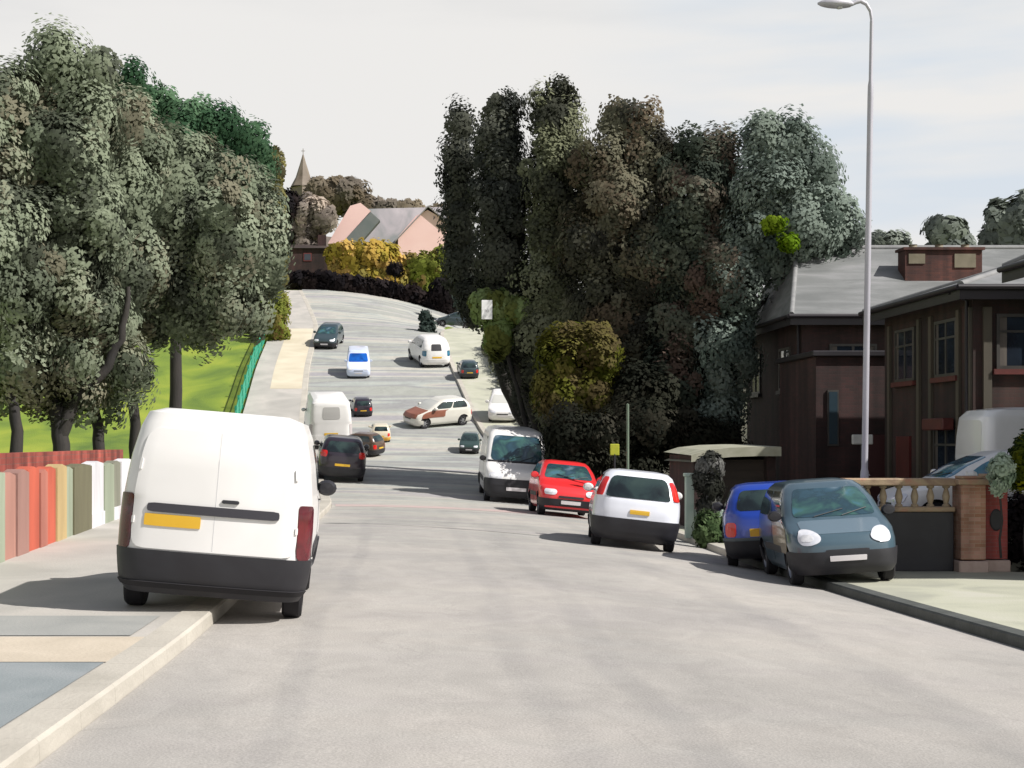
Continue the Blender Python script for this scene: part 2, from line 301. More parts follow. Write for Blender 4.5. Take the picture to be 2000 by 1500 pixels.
# ------------------------------------------------------------------ vehicles
def smooth01(t): t = max(0., min(1., t)); return t*t*(3-2*t)
class Body:
    """stack of rounded plan outlines; levels are (z, y_rear, y_front, half_width, corner_radius, z_front)"""
    def __init__(s, levels, yws, bow=.06): s.L = levels; s.yws = yws; s.bow = bow
    def lev(s, l):
        i = int(min(max(l, 0), len(s.L)-1.0001)); t = l-i
        return [a+(b-a)*t for a, b in zip(s.L[i], s.L[i+1])]
    def pt(s, a, l, off=0.0):
        z, yr, yf, hw, r, zf = s.lev(l)
        a = a % 4; k = int(a); t = a-k
        if k == 0: x, y = -hw+2*hw*t, yr
        elif k == 1: x, y = hw, yr+(yf-yr)*t
        elif k == 2: x, y = hw-2*hw*t, yf
        else: x, y = -hw, yf+(yr-yf)*t
        r = min(r, hw*.9, (yf-yr)*.45); yc = (yr+yf)/2; h = (yf-yr)/2
        qx = max(-(hw-r), min(hw-r, x)); qy = max(yc-(h-r), min(yc+h-r, y))
        d = Vector((x-qx, y-qy, 0)); d = d.normalized() if d.length > 1e-6 else Vector((0, 0, 0))
        p = Vector((qx, qy, 0)) + d*r
        p.y += s.bow * (p.x/hw)**2 * (1 if p.y < yc else -1) * min(1, abs(p.y-yc)/h)
        p.z = z+(zf-z)*smooth01((p.y-s.yws)/max(.01, (yf-s.yws)))*1.0 if p.y > s.yws else z
        if off:
            e = .02; dl = .04
            ta = (s.pt(a+e, l)-s.pt(a-e, l)); l0, l1 = max(0, l-dl), min(len(s.L)-1, l+dl)
            tl = (s.pt(a, l1)-s.pt(a, l0)); n = ta.cross(tl)
            if n.length > 1e-9: p = p + n.normalized()*off
        return p
    def avals(s):
        c = [0, .02, .05, .09, .14, .2, .3, .4, .5, .6, .7, .8, .86, .91, .95, .98]
        sd = [0, .012, .03, .055, .09, .13, .2, .3, .4, .5, .6, .7, .8, .87, .91, .945, .97, .988]
        return [k+v for k in (0,) for v in c]+[1+v for v in sd]+[2+v for v in c]+[3+v for v in sd]
    def mesh(s):
        A = s.avals(); n = len(A); b = MB(); rows = []
        ls = []
        for i in range(len(s.L)-1): ls += [i, i+.34, i+.67]
        ls.append(len(s.L)-1)
        for l in ls: rows.append([s.pt(a, l) for a in A])
        vs = [p for r in rows for p in r]; m = len(rows)
        fs = [(i*n+j, i*n+(j+1) % n, (i+1)*n+(j+1) % n, (i+1)*n+j) for i in range(m-1) for j in range(n)]
        fs += [tuple(range(n-1, -1, -1)), tuple((m-1)*n+j for j in range(n))]
        b.add(vs, fs); return b
    def patch(s, a0, a1, l0, l1, off=.006, rnd=.25, na=14, nl=7, skew=0.0, skewtop=0.0):
        """raised panel following the body; rnd rounds its corners; skew shifts its upper edge along the body"""
        b = MB(); top = []; asp = max(.2, abs((s.pt(a1, (l0+l1)/2)-s.pt(a0, (l0+l1)/2)).length / max(.01, (s.pt((a0+a1)/2, l1)-s.pt((a0+a1)/2, l0)).length)))
        def rr(u, v):       # unit square to rounded rectangle, u,v in -1..1
            hx, hy = asp, 1.0; x, y = u*hx, v*hy; r = min(rnd*2*min(hx, hy), min(hx, hy)*.98)
            if r <= 0: return u, v
            qx = max(-(hx-r), min(hx-r, x)); qy = max(-(hy-r), min(hy-r, y)); dx, dy = x-qx, y-qy; L = math.hypot(dx, dy)
            m = max(abs(dx), abs(dy))
            if L > 1e-9 and m > 0: dx, dy = dx/L*m, dy/L*m
            return (qx+dx)/hx, (qy+dy)/hy
        G = []; G0 = []
        for i in range(na+1):
            r1 = []; r0 = []
            for j in range(nl+1):
                u, v = rr(-1+2*i/na, -1+2*j/nl)
                l = l0+(l1-l0)*(v+1)/2; a = a0+(a1-a0)*(u+1)/2 + skew*(v+1)/2*(1) + skewtop*(v+1)/2*(-u)
                r1.append(s.pt(a, l, off)); r0.append(s.pt(a, l, .0005))
            G.append(r1); G0.append(r0)
        b.grid(G)
        per = [(i, 0) for i in range(na+1)]+[(na, j) for j in range(1, nl+1)]+[(i, nl) for i in range(na-1, -1, -1)]+[(0, j) for j in range(nl-1, -1, -1)]
        b.grid([[G[i][j] for i, j in per], [G0[i][j] for i, j in per]])
        return b
def make_wheel(root, x, y, r, side, wd=.18):
    b = MB(); s = side
    b.lathe([(r*.62, -wd/2), (r*.93, -wd/2), (r, -wd*.36), (r, wd*.36), (r*.93, wd/2), (r*.62, wd/2)], axis='x', n=26)
    b.lathe([(.0, -.02*s), (r*.62, -.02*s)], axis='x', n=26)
    o = b.build('wheel', M_TYRE, root, smooth=35, loc=(x, y, r))
    q = MB(); e = s*(wd/2-.02)
    q.lathe([(r*.63, e), (r*.60, e+s*.012), (r*.56, e-s*.02)], axis='x', n=26)
    q.lathe([(0, e+s*.005), (r*.14, e), (r*.16, e-s*.03)], axis='x', n=14)
    for k in range(6):
        t = k*math.pi/3; c, sn = math.cos(t), math.sin(t)
        pts = [(e-s*.004, c*r*.1-sn*.03, sn*r*.1+c*.03), (e-s*.004, c*r*.1+sn*.03, sn*r*.1-c*.03), (e-s*.012, c*r*.58+sn*.022, sn*r*.58-c*.022), (e-s*.012, c*r*.58-sn*.022, sn*r*.58+c*.022)]
        q.add(pts+[(p[0]-s*.02, p[1], p[2]) for p in pts], [(0,1,2,3), (0,1,5,4), (1,2,6,5), (2,3,7,6), (3,0,4,7)])
    q.build('rim', M_RIM, o, smooth=35)
    return o
def cut_wells(body, wells, r, hw, x_in):
    cutters = []
    for (y, z) in wells:
        for sgn in (-1, 1):
            m = MB(); n = 28
            m.lathe([(r, min(sgn*x_in, sgn*(hw+.2))), (r, max(sgn*x_in, sgn*(hw+.2)))], axis='x', n=n, off=(0, y, z))
            m.f += [tuple(range(n)), tuple(range(2*n-1, n-1, -1))]; m.m += [0, 0]
            c = m.build('cutter', M_BLACK); cutters.append(c)
            md = body.modifiers.new('b', 'BOOLEAN'); md.operation = 'DIFFERENCE'; md.object = c; md.solver = 'EXACT'; md.material_mode = 'TRANSFER'
    bpy.context.view_layer.update()
    dg = bpy.context.evaluated_depsgraph_get()
    me = bpy.data.meshes.new_from_object(body.evaluated_get(dg)); body.modifiers.clear(); old = body.data; body.data = me; me.name = 'body'
    for c in cutters: bpy.data.objects.remove(c)
    me.polygons.foreach_set('use_smooth', [True]*len(me.polygons)); me.set_sharp_from_angle(angle=R(38))
def mirror(root, x, y, z, side, m, s=1.0):
    b = MB(); sg = side
    pts = []
    n = 12
    prof = [(.0, -.10), (.06, -.09), (.085, -.03), (.085, .05), (.07, .08), (0, .085)]
    bb = MB(); bb.lathe([(max(r, .001)*s, h*s) for r, h in prof], axis='y', n=14)
    bb.v = [(v[0]*1.25+sg*.12*s, v[1]*.9, v[2]) for v in bb.v]
    bb.tube([(0, 0, -.03*s), (sg*.09*s, 0, -.03*s)], .02*s, 6)
    return bb.build('wing_mirror', m, root, smooth=50, loc=(x, y, z))

HATCH = dict(L=3.6, hw=.81, H=1.46, wb=(-1.13, 1.16), r=.285, yws=.60,
  levels=[(.17,-1.66,1.66,.70,.25,.17),(.26,-1.76,1.77,.77,.32,.26),(.50,-1.80,1.80,.805,.34,.48),(.70,-1.79,1.78,.81,.36,.62),(.88,-1.75,1.68,.80,.36,.74),(.955,-1.71,.98,.775,.24,.955),
          (1.18,-1.60,.62,.71,.24,1.18),(1.36,-1.42,.20,.625,.24,1.36),(1.43,-1.28,.02,.54,.22,1.43),(1.46,-.9,-.25,.36,.15,1.46)])
SMALLVAN = dict(L=4.1, hw=.85, H=1.82, wb=(-1.35, 1.32), r=.30, yws=.8,
  levels=[(.20,-1.96,1.92,.76,.18,.20),(.30,-2.04,2.03,.82,.22,.30),(.55,-2.07,2.06,.85,.22,.55),(.80,-2.06,2.02,.855,.24,.72),(1.00,-2.05,1.90,.85,.24,.84),(1.08,-2.045,1.25,.84,.18,1.08),
          (1.40,-2.02,.86,.80,.17,1.40),(1.66,-1.96,.50,.745,.17,1.66),(1.79,-1.92,.40,.69,.17,1.79),(1.835,-1.78,.2,.56,.2,1.835)])
MPV = dict(L=3.75, hw=.83, H=1.62, wb=(-1.22, 1.22), r=.30, yws=.85,
  levels=[(.20,-1.72,1.76,.72,.26,.20),(.30,-1.80,1.84,.79,.34,.30),(.52,-1.84,1.87,.82,.38,.50),(.74,-1.83,1.85,.83,.42,.66),(.93,-1.80,1.76,.82,.44,.80),(1.02,-1.77,1.16,.80,.30,1.02),
          (1.30,-1.66,.78,.73,.28,1.30),(1.50,-1.50,.40,.64,.28,1.50),(1.58,-1.36,.2,.55,.24,1.58),(1.62,-.9,-.2,.36,.16,1.62)])
TRANSIT = dict(L=4.9, hw=.97, H=2.3, wb=(-1.5, 1.65), r=.34, yws=1.3,
  levels=[(.22,-2.36,2.36,.86,.2,.22),(.34,-2.44,2.44,.94,.26,.34),(.62,-2.45,2.45,.97,.28,.60),(.90,-2.45,2.42,.97,.3,.84),(1.16,-2.44,2.30,.965,.3,1.02),(1.26,-2.44,1.75,.95,.2,1.26),
          (1.70,-2.42,1.40,.92,.18,1.70),(2.10,-2.38,1.05,.86,.18,2.10),(2.24,-2.26,.85,.76,.2,2.24),(2.3,-1.8,.4,.55,.2,2.3)])
def vehicle(name, spec, X, Y, yaw, label, cat, m_body, glass=None, m_low=None, rear_glass=True, side_glass=True, rear_lights=None, plate_r='y', plate_f='w', group=None, scale=1.0, zoff=0, dz=0, m_mirror=None, front=True, small=False, m_side=None):
    """builds at origin, y forward; then stands it on the ground under its wheels. yaw 0 = driving away from the camera"""
    B = Body(spec['levels'], spec['yws']); hw = spec['hw']
    glass = glass or M_GLASS
    root = empty(name, (0, 0, 0), label, cat, group)
    body = B.mesh().build('body', [m_body, M_BLACK], root, smooth=38)
    cut_wells(body, [(y, spec['r']) for y in spec['wb']], spec['r']*1.17, hw, hw-.28)
    for y in spec['wb']:
        for sgn in (-1, 1): make_wheel(root, sgn*(hw-.13), y, spec['r'], sgn)
    box = spec is SMALLVAN or spec is TRANSIT
    # glass: windscreen, rear screen, side windows
    B.patch(2.07, 2.93, 5.12, 6.93, .006, .12, skewtop=.02).build('windscreen', glass, root, smooth=60)
    if rear_glass: B.patch(.12, .88, 5.15, 6.85, .006, .2).build('rear_window', glass, root, smooth=60)
    if box:
        B.patch(1.70 if spec is SMALLVAN else 1.74, 1.935, 5.15, 6.75, .005, .16, skewtop=.0).build('side_window', M_GLASS, root, smooth=60)
        B.patch(3.065, 3.30 if spec is SMALLVAN else 3.26, 5.15, 6.75, .005, .16).build('side_window', M_GLASS, root, smooth=60)
    elif side_glass:
        B.patch(1.10, 1.47, 5.15, 6.8, .005, .18).build('side_window', M_GLASS, root, smooth=60)
        B.patch(1.50, 1.90, 5.15, 6.8, .005, .18).build('side_window', M_GLASS, root, smooth=60)
        B.patch(3.10, 3.50, 5.15, 6.8, .005, .18).build('side_window', M_GLASS, root, smooth=60)
        B.patch(3.53, 3.90, 5.15, 6.8, .005, .18).build('side_window', M_GLASS, root, smooth=60)
    low = m_low or M_BLACK
    # bumpers wrap the corners
    B.patch(-.13, 1.13, .03, 1.9 if not box else 2.1, .022, .12, na=30).build('rear_bumper', low, root, smooth=50)
    B.patch(1.87, 3.13, .03, 1.9 if not box else 2.1, .022, .12, na=30).build('front_bumper', low, root, smooth=50)
    # lights
    rl = rear_lights or (M_REDL, .035, .17, 2.2, 3.6)
    m, a0, a1, l0, l1 = rl
    B.patch(a0-.05, a1, l0, l1, .012, .25).build('tail_light', m, root, smooth=50)
    B.patch(1-a1, 1.0-a0+.05, l0, l1, .012, .25).build('tail_light', m, root, smooth=50)
    hl = spec.get('hl', (2.03, 2.27, 2.55, 3.65))
    B.patch(hl[0], hl[1], hl[2], hl[3], .014, .5).build('headlight', M_LENS, root, smooth=60)
    B.patch(5-hl[1], 5-hl[0], hl[2], hl[3], .014, .5).build('headlight', M_LENS, root, smooth=60)
    if not small:
        q0, q1 = hl[0]+(hl[1]-hl[0])*.2, hl[1]-(hl[1]-hl[0])*.25; z0_, z1_ = hl[2]+(hl[3]-hl[2])*.25, hl[3]-(hl[3]-hl[2])*.25
        for aa, bb_ in ((q0, q1), (5-q1, 5-q0)): B.patch(aa, bb_, z0_, z1_, .019, .5).build('reflector', mat('lamp_reflector', [(.55, .56, .6), (.8, .8, .82)], scale=9, rough=.1), root, smooth=60)
    # grille, plates
    B.patch(2.3, 2.7, 2.05, 2.45, .016, .3).build('grille', M_BLACK, root, smooth=50)
    if plate_f: B.patch(2.34, 2.66, 1.35, 1.75, .036, .05).build('number_plate', M_PLATE_W, root)
    if plate_r: B.patch(.34, .66, 2.15, 2.55, .012, .05).build('number_plate', M_PLATE_Y, root)
    z5 = spec['levels'][5][0]; yw = spec['levels'][5][2]
    if m_mirror is not False:
        for sgn in (-1, 1): mirror(root, sgn*(hw-.05), yw-.38, z5+.07, sgn, m_mirror or m_body, 1.0)
    if not small:
        # door seams and handles as thin raised strips, sill trims, wipers
        for a in ((1.49, 3.51) if not box else (1.68, 3.32)):
            B.patch(a-.0016, a+.0016, 1.2, 5.0, .003, 0, na=1, nl=10).build('door_seam', M_BLACK, root)
        for a0 in ((1.50, 3.44) if not box else (1.69, 3.27)):
            B.patch(a0+.01, a0+.045, 4.25, 4.5, .02, .4, na=6, nl=3).build('door_handle', m_body if not box else M_BLACK, root, smooth=50)
        B.patch(1.28, 1.72, 1.9, 2.4, .012, .2, na=20, nl=3).build('side_trim', M_BLACK, root, smooth=50)
        B.patch(3.28, 3.72, 1.9, 2.4, .012, .2, na=20, nl=3).build('side_trim', M_BLACK, root, smooth=50)
        for x0, x1 in ((.35, -.15), (-.1, -.55)):
            y0 = yw+.01
            bb = MB(); p0 = B.pt(2.5-x0/(2*hw), 5.1, .02); p1 = B.pt(2.5-x1/(2*hw), 5.45, .018); bb.tube([p0, p1], .008, 5); bb.build('wiper', M_BLACK, root)
    # stand it on the ground
    sc = scale; cy, sy = math.cos(yaw), math.sin(yaw)
    def wp(lx, ly): return X+(lx*cy-ly*sy)*sc, Y+(lx*sy+ly*cy)*sc
    tr = hw-.13; pts = []
    for ly in spec['wb']:
        for lx in (-tr, tr):
            x, y = wp(lx, ly); pts.append(Vector((x, y, surf(x, y)+dz)))
    rl_, rr_, fl_, fr_ = pts
    right = ((rr_-rl_)+(fr_-fl_)).normalized(); fwd = ((fl_-rl_)+(fr_-rr_)).normalized(); up = right.cross(fwd).normalized(); right = fwd.cross(up)
    mid = (rl_+rr_+fl_+fr_)/4; ymid = (spec['wb'][0]+spec['wb'][1])/2
    M3 = Matrix((right, fwd, up)).transposed()
    root.matrix_world = Matrix.Translation(mid-fwd*ymid*sc) @ M3.to_4x4() @ Matrix.Scale(sc, 4)
    return root, B

M_WHITE = paint('white_paint', (.76, .745, .735), rough=.35, coat=.3)
M_WHITE2 = paint('cool_white_paint', (.74, .76, .83), rough=.3)
M_SLATE = paint('slate_blue_paint', (.06, .10, .13), rough=.28)
M_BLUE = paint('bright_blue_paint', (.012, .05, .36), rough=.3)
M_RED = paint('red_paint', (.72, .03, .035), rough=.3)
M_DARK = paint('near_black_paint', (.022, .015, .024), rough=.35)
M_BROWN = paint('brown_paint', (.085, .05, .03), rough=.35)
M_BEIGEREFL = paint('beige_reflection_paint', (.27, .22, .14), rough=.4)
M_SLATED = paint('dark_slate_paint', (.035, .055, .065), rough=.35)
KER = 'vehicles parked along the near kerbs'; HILL = 'vehicles on the hill road'

# 1 white van on the left, near wheels up on the kerb
van, B = vehicle('parked_van', SMALLVAN, -1.93, 16.1, R(2.2), 'white panel van seen from behind, parked half on the left kerb', 'van', M_WHITE,
    rear_glass=False, rear_lights=(M_DREDL, .0, .065, 2.1, 4.75), plate_r=None, group=KER, m_mirror=M_BLACK, scale=1.035)
B.patch(.07, .93, 2.15, 6.95, .012, .10, na=24, nl=16).build('rear_door', M_WHITE, van, smooth=50)
B.patch(.15, .83, 3.55, 3.95, .030, .3, na=20, nl=3).build('trim_strip', mat('dark_grey_plastic', [(.035, .033, .042)], rough=.5), van, smooth=50)
B.patch(.14, .43, 2.95, 3.47, .022, .08, na=6, nl=3).build('number_plate', M_PLATE_Y, van)
B.patch(.53, .62, 4.35, 4.75, .028, .5, na=10, nl=6).build('handle', M_BLACK, van, smooth=50)
B.patch(.4985, .5015, 2.2, 6.9, .0135, 0, na=1, nl=20).build('door_seam', mat('seam_grey', [(.55, .55, .56)]), van)
for a in (.072, .915): 
    for l in (3.0, 5.6): B.patch(a, a+.014, l, l+.3, .026, .2, na=3, nl=4).build('hinge', M_WHITE, van)
B.patch(-.08, 1.08, .6, 1.0, .03, .3, na=30, nl=4).build('bumper_step', M_TYRE, van, smooth=50)
# 2 slate MPV facing us on the right
s2 = dict(MPV); s2['hl'] = (2.0, 2.27, 2.9, 4.35)
mpv, B = vehicle('parked_car', s2, 6.56, 24.2, R(180-4), 'slate blue people carrier facing the viewer, with big oval headlights, half on the right pavement', 'car', M_SLATE, glass=M_TEAL, group=KER, m_mirror=M_BLACK, plate_f=None, scale=.95)
B.patch(1.53, 1.86, 1.95, 4.6, .01, .2, na=12, nl=8).build('door_reflection', M_BEIGEREFL, mpv, smooth=50)['label'] = 'door panel painted with beige road reflection'  # beige reflection of the road put into the colour of the shaded side
B.patch(1.47, 1.87, 5.1, 6.85, .012, .22, na=12, nl=8)
B.patch(1.86, 3.14, .03, 2.25, .028, .12, na=30).build('front_bumper_lower', M_BLACK, mpv, smooth=50)
B.patch(2.33, 2.67, 1.5, 1.9, .042, .05).build('number_plate', M_PLATE_W, mpv)
B.patch(2.10, 2.90, 4.05, 4.92, .006, .2, na=16, nl=6).build('bonnet', paint('sunlit_slate_paint', (.12, .17, .21), rough=.25), mpv, smooth=60)  # bonnet painted paler for the sunlight falling on top
# 3 blue hatchback behind it
s3 = dict(HATCH)
blue, B = vehicle('parked_car', s3, 6.5, 27.7, R(-11), 'bright blue hatchback seen from behind, between the white hatchback and the slate people carrier', 'car', M_BLUE,
    rear_lights=(M_REDL, .0, .12, 2.2, 3.5), group=KER, m_mirror=M_BLACK, scale=.98, plate_r=None)
B.patch(.27, .52, 2.2, 2.9, .014, .06).build('number_plate', M_PLATE_Y, blue)
B.patch(-.10, 1.10, 1.9, 2.12, .03, .3, na=30, nl=3).build('bumper_strip', mat('grey_trim', [(.07, .09, .1)], rough=.5), blue, smooth=50)
# 4 white hatchback with tall red lights
whi, B = vehicle('parked_car', HATCH, 4.28, 30.0, R(-5.5), 'white hatchback seen from behind with tall red lights beside its dark rear window', 'car', M_WHITE2,
    rear_lights=(M_REDL, -.01, .075, 4.9, 6.6), group=KER, m_mirror=M_WHITE, scale=1.0, plate_r=None)
B.patch(.115, .885, 4.75, 6.8, .012, .2).build('rear_window', M_GLASS, whi, smooth=60)
B.patch(.42, .64, 2.75, 3.15, .02, .06).build('number_plate', M_PLATE_Y, whi)
B.patch(-.14, 1.14, .03, 2.3, .026, .1, na=30).build('rear_bumper_lower', M_BLACK, whi, smooth=50)
# 5 red car facing us
red, B = vehicle('parked_car', HATCH, 4.16, 42.1, R(181), 'red hatchback facing the viewer with black bumper, between the white hatchback and a white van', 'car', M_RED, glass=M_TEAL, group=KER, m_mirror=M_RED, scale=1.02)
B.patch(2.05, 2.95, .85, 1.05, .03, .2, na=16, nl=2).build('bumper_line', M_RED, red)
# 6 white van facing us, teal windscreen
wv, B = vehicle('parked_van', TRANSIT, 3.25, 49.8, R(180), 'white van facing the viewer with wide windscreen painted with teal reflections, left of the red hatchback', 'van', M_WHITE, glass=M_TEAL, group=KER, m_mirror=M_BLACK, dz=-.02)
B.patch(2.0, 3.0, 4.98, 5.1, .02, 0, na=16, nl=2).build('scuttle', M_BLACK, wv)
B.patch(1.95, 3.05, 1.9, 2.75, .026, .2, na=30).build('lower_grille', M_BLACK, wv, smooth=50)
# 7 dark car beyond the left van
vehicle('parked_car', HATCH, -2.5, 54.9, R(4), 'near black hatchback with red tail light, just beyond the white panel van', 'car', M_DARK, glass=M_GLASS, rear_lights=(M_REDL, .0, .16, 3.6, 5.3), group=HILL, small=True, scale=1.02)
# 8 white van, left, on the slope
v8, B = vehicle('parked_van', TRANSIT, -3.45, 64.6, R(7), 'white high van parked on the left of the hill road behind the near black hatchback', 'van', M_WHITE, rear_glass=False, rear_lights=(mat('faded_light', [(.42, .38, .38)]), .0, .05, 2.2, 4), m_low=M_WHITE, group=HILL, small=True, scale=.9)
B.patch(.3, .72, 5.3, 6.6, .01, .15).build('rear_window', mat('pale_grey_glass', [(.42, .41, .4)], rough=.2), v8)
# 9 brown car and the small ones behind
vehicle('parked_car', HATCH, -2.1, 61.2, R(62), 'brown hatchback turned across the left side of the hill road beside the white high van', 'car', M_BROWN, group=HILL, small=True, scale=.62)
vehicle('parked_car', HATCH, -2.25, 71.5, R(8), 'small black hatchback on the left of the hill road, above the brown hatchback', 'car', M_DARK, group=HILL, small=True, scale=.55)
vehicle('parked_car', HATCH, -1.25, 65.2, R(4), 'small cream and yellow hatchback in the left lane, right of the brown hatchback', 'car', paint('cream_paint', (.62, .55, .42)), m_low=mat('ochre_plastic', [(.6, .33, .05)]), group=HILL, small=True, scale=.5)
# 10 white car with russet bonnet in the middle
v10, B = vehicle('moving_car', HATCH, 1.25, 69.0, R(118), 'cream white car with a russet brown bonnet, turned across the middle of the hill road', 'car', paint('cream_white_paint', (.66, .64, .58)), glass=mat('pale_glass', [(.5, .5, .47)], rough=.1), m_low=paint('cream_white_paint', (.66, .64, .58)), group=HILL, small=True, scale=.85)
for a in ((2.03, 2.97, 4.02, 4.95), (1.9, 2.97, 2.5, 4.0), (1.5, 1.9, 2.4, 4.7), (3.1, 3.5, 2.4, 4.7)):
    B.patch(*a, .02, .15, na=16, nl=8).build('bonnet', mat('russet_paint', [(.20, .075, .045), (.26, .10, .065)], scale=2, rough=.4), v10, smooth=50)
# 11 blue and white car coming down
v11, B = vehicle('moving_car', SMALLVAN, -2.72, 81.6, R(182), 'lilac white van with bright blue windscreen, coming down the left lane of the hill', 'van', paint('lilac_white_paint', (.60, .66, .82)), glass=mat('bright_blue_glass', [(.005, .04, .2), (.01, .13, .55)], scale=1.5, rough=.1), m_low=paint('lilac_white_paint', (.60, .66, .82)), group=HILL, small=True, scale=.72)
# 12 white car on the hill with a shadow
v12, B = vehicle('moving_car', MPV, 1.05, 85.2, R(14), 'bright white car going up the right side of the hill, with black rear window', 'car', M_WHITE, rear_glass=False, m_low=M_WHITE, group=HILL, small=True, rear_lights=(M_BLUEGLASS, .0, .14, 2.6, 4.2), scale=1.0)
B.patch(.3, .66, 4.3, 6.0, .01, .15).build('rear_window', M_BLACK, v12, smooth=50)
# 13..16 further up
vehicle('parked_car', HATCH, -4.75, 90.5, R(172), 'dark slate hatchback with window painted with teal reflections on the left near the hill top', 'car', M_SLATED, glass=M_TEAL, group=HILL, small=True, scale=.85)
vehicle('parked_car', HATCH, 3.05, 80.6, R(4), 'dark slate hatchback on the right pavement of the hill, beside the leaning trees', 'car', M_SLATED, group=HILL, small=True, scale=.6)
vehicle('parked_car', HATCH, 4.25, 70.2, R(176), 'small white hatchback on the right pavement of the hill, under the tree edge', 'car', M_WHITE, m_low=M_WHITE, glass=mat('pale_glass', [(.5, .5, .47)]), group=HILL, small=True, scale=.80)
vehicle('parked_car', HATCH, 3.2, 108.0, R(85), 'dark slate hatchback side on at the right end of the top of the hill', 'car', M_SLATED, group=HILL, small=True, scale=.75)
vehicle('parked_car', HATCH, 2.45, 62.5, R(175), 'small dark green car on the right of the hill road, above the white van', 'car', paint('dark_green_paint', (.03, .055, .05)), group=HILL, small=True, scale=.5)
# 19, 20 white car and white van behind the right garden wall, side on, on a raised drive
b = MB(); ax, bx2, ay, by = 8.75, 16.0, 25.6, 32.9
b.grid([[(ax+(bx2-ax)*i/4, ay+(by-ay)*j/4, gz(min(ax+(bx2-ax)*i/4, 10), ay+(by-ay)*j/4)+.62) for i in range(5)] for j in range(5)])
b.grid([[(ax, ay+(by-ay)*j/4, gz(9, ay+(by-ay)*j/4)+.62) for j in range(5)], [(ax, ay+(by-ay)*j/4, gz(9, ay+(by-ay)*j/4)-.2) for j in range(5)]])
b.grid([[(ax+(bx2-ax)*i/4, ay, gz(9, ay)+.62) for i in range(5)], [(ax+(bx2-ax)*i/4, ay, gz(9, ay)-.2) for i in range(5)]])
tag(b.build('driveway', mat('forecourt_paving', [(.13, .13, .10), (.2, .19, .16)], scale=.8, bump=.3)), kind='structure')
v20, B = vehicle('parked_car', HATCH, 10.15, 27.0, R(90), 'white car side on with blue and teal side windows, directly behind the right garden wall', 'car', M_WHITE, glass=M_BLUEGLASS, group=KER, dz=.50)
B.patch(3.08, 3.90, 5.12, 6.85, .014, .3, na=24).build('side_window', M_BLUEGLASS, v20, smooth=50)
v19, B = vehicle('parked_van', TRANSIT, 14.0, 31.9, R(-90), 'white high roofed van behind the white car at the right edge of the picture', 'van', paint('sunlit_white_paint', (.9, .9, .9)), glass=M_WHITE, m_low=M_WHITE, group=KER, scale=1.0, dz=.50)  # white raised in the paint to replace sunlight the house blocks

# ------------------------------------------------------------------ street lamp, posts, signs
M_LAMP = mat('galvanised_grey', [(.36, .35, .40), (.46, .45, .50)], scale=2, rough=.5, metal=.2, stretch=(1, 1, .3))
lx, ly = 8.15, 27.6; lz = surf(lx, ly)
lamp = empty('street_lamp', (lx, ly, lz), 'tall pale grey street lamp standing on the right pavement behind the slate people carrier', 'street lamp'); lamp.rotation_euler.y = R(.9); lamp.scale = (.68, .8, 1)
b = MB(); b.lathe([(.16, 0), (.16, .05), (.12, .12), (.105, 1.5), (.10, 1.56), (.082, 1.62)], n=18); b.build('base', M_LAMP, lamp, smooth=40)
b = MB(); b.lathe([(.082, 1.6), (.078, 4.6), (.074, 8.3), (.07, 8.5), (.05, 8.6), (.045, 9.65)], n=16); b.build('pole', M_LAMP, lamp, smooth=40)
b = MB(); arc = [(0, 0, 9.6), (0, 0, 9.70), (-.04, 0, 9.85), (-.15, 0, 9.97), (-.30, 0, 10.02), (-.42, 0, 10.0), (-.55, 0, 9.96)]
b.tube(arc, .042, 10); b.build('arm', M_LAMP, lamp, smooth=40)
b = MB(); ring = []
for i in range(11):
    t = i/10; x = -.48-.95*t; wv_ = .05+.09*math.sin(math.pi*min(1, t*1.05))**.6 if 0 < t < 1 else .03
    ring.append([(x, wv_*math.cos(a)*1.1, 9.965+.0*t+wv_*.62*math.sin(a)) for a in [2*math.pi*k/14 for k in range(15)]])
b.grid(ring); b.add(ring[-1][:14], [tuple(range(14))]); b.add(ring[0][:14], [tuple(range(14))])
hd = b.build('lamp_head', M_LAMP, lamp, smooth=50)
b = MB(); b.lathe([(0, -.06), (.08, -.05), (.10, 0)], n=14); lens = b.build('lens', mat('milky_lens', [(.6, .6, .6)], rough=.2), hd, smooth=50, loc=(-.85, 0, 9.93))
# thin sage post with a small yellow sign in front of the trees
px_, py_ = 5.75, 40.5; p = empty('signpost', (px_, py_, surf(px_, py_)), 'thin sage green post in front of the dark trees, above the white hatchback', 'post')
b = MB(); b.lathe([(.05, 0), (.05, .3), (.04, .34), (.038, 3.15), (0, 3.17)], n=12); b.build('post', mat('sage_paint', [(.10, .14, .10), (.14, .18, .13)], scale=2), p, smooth=40)
sx, sy = 5.38, 40.3; s_ = empty('small_sign', (sx, sy, surf(sx, sy)), 'small yellow sign on a short dark stake, just left of the sage post', 'sign')
b = MB(); b.lathe([(.025, 0), (.025, 1.8)], n=8); b.build('stake', M_BLACK, s_)
b = MB(); b.box(-.12, .12, -.02, .02, 1.76, 2.06); b.build('sign_panel', mat('yellow_enamel', [(.32, .36, .02), (.42, .40, .03)], scale=12), s_, bevel=.015)

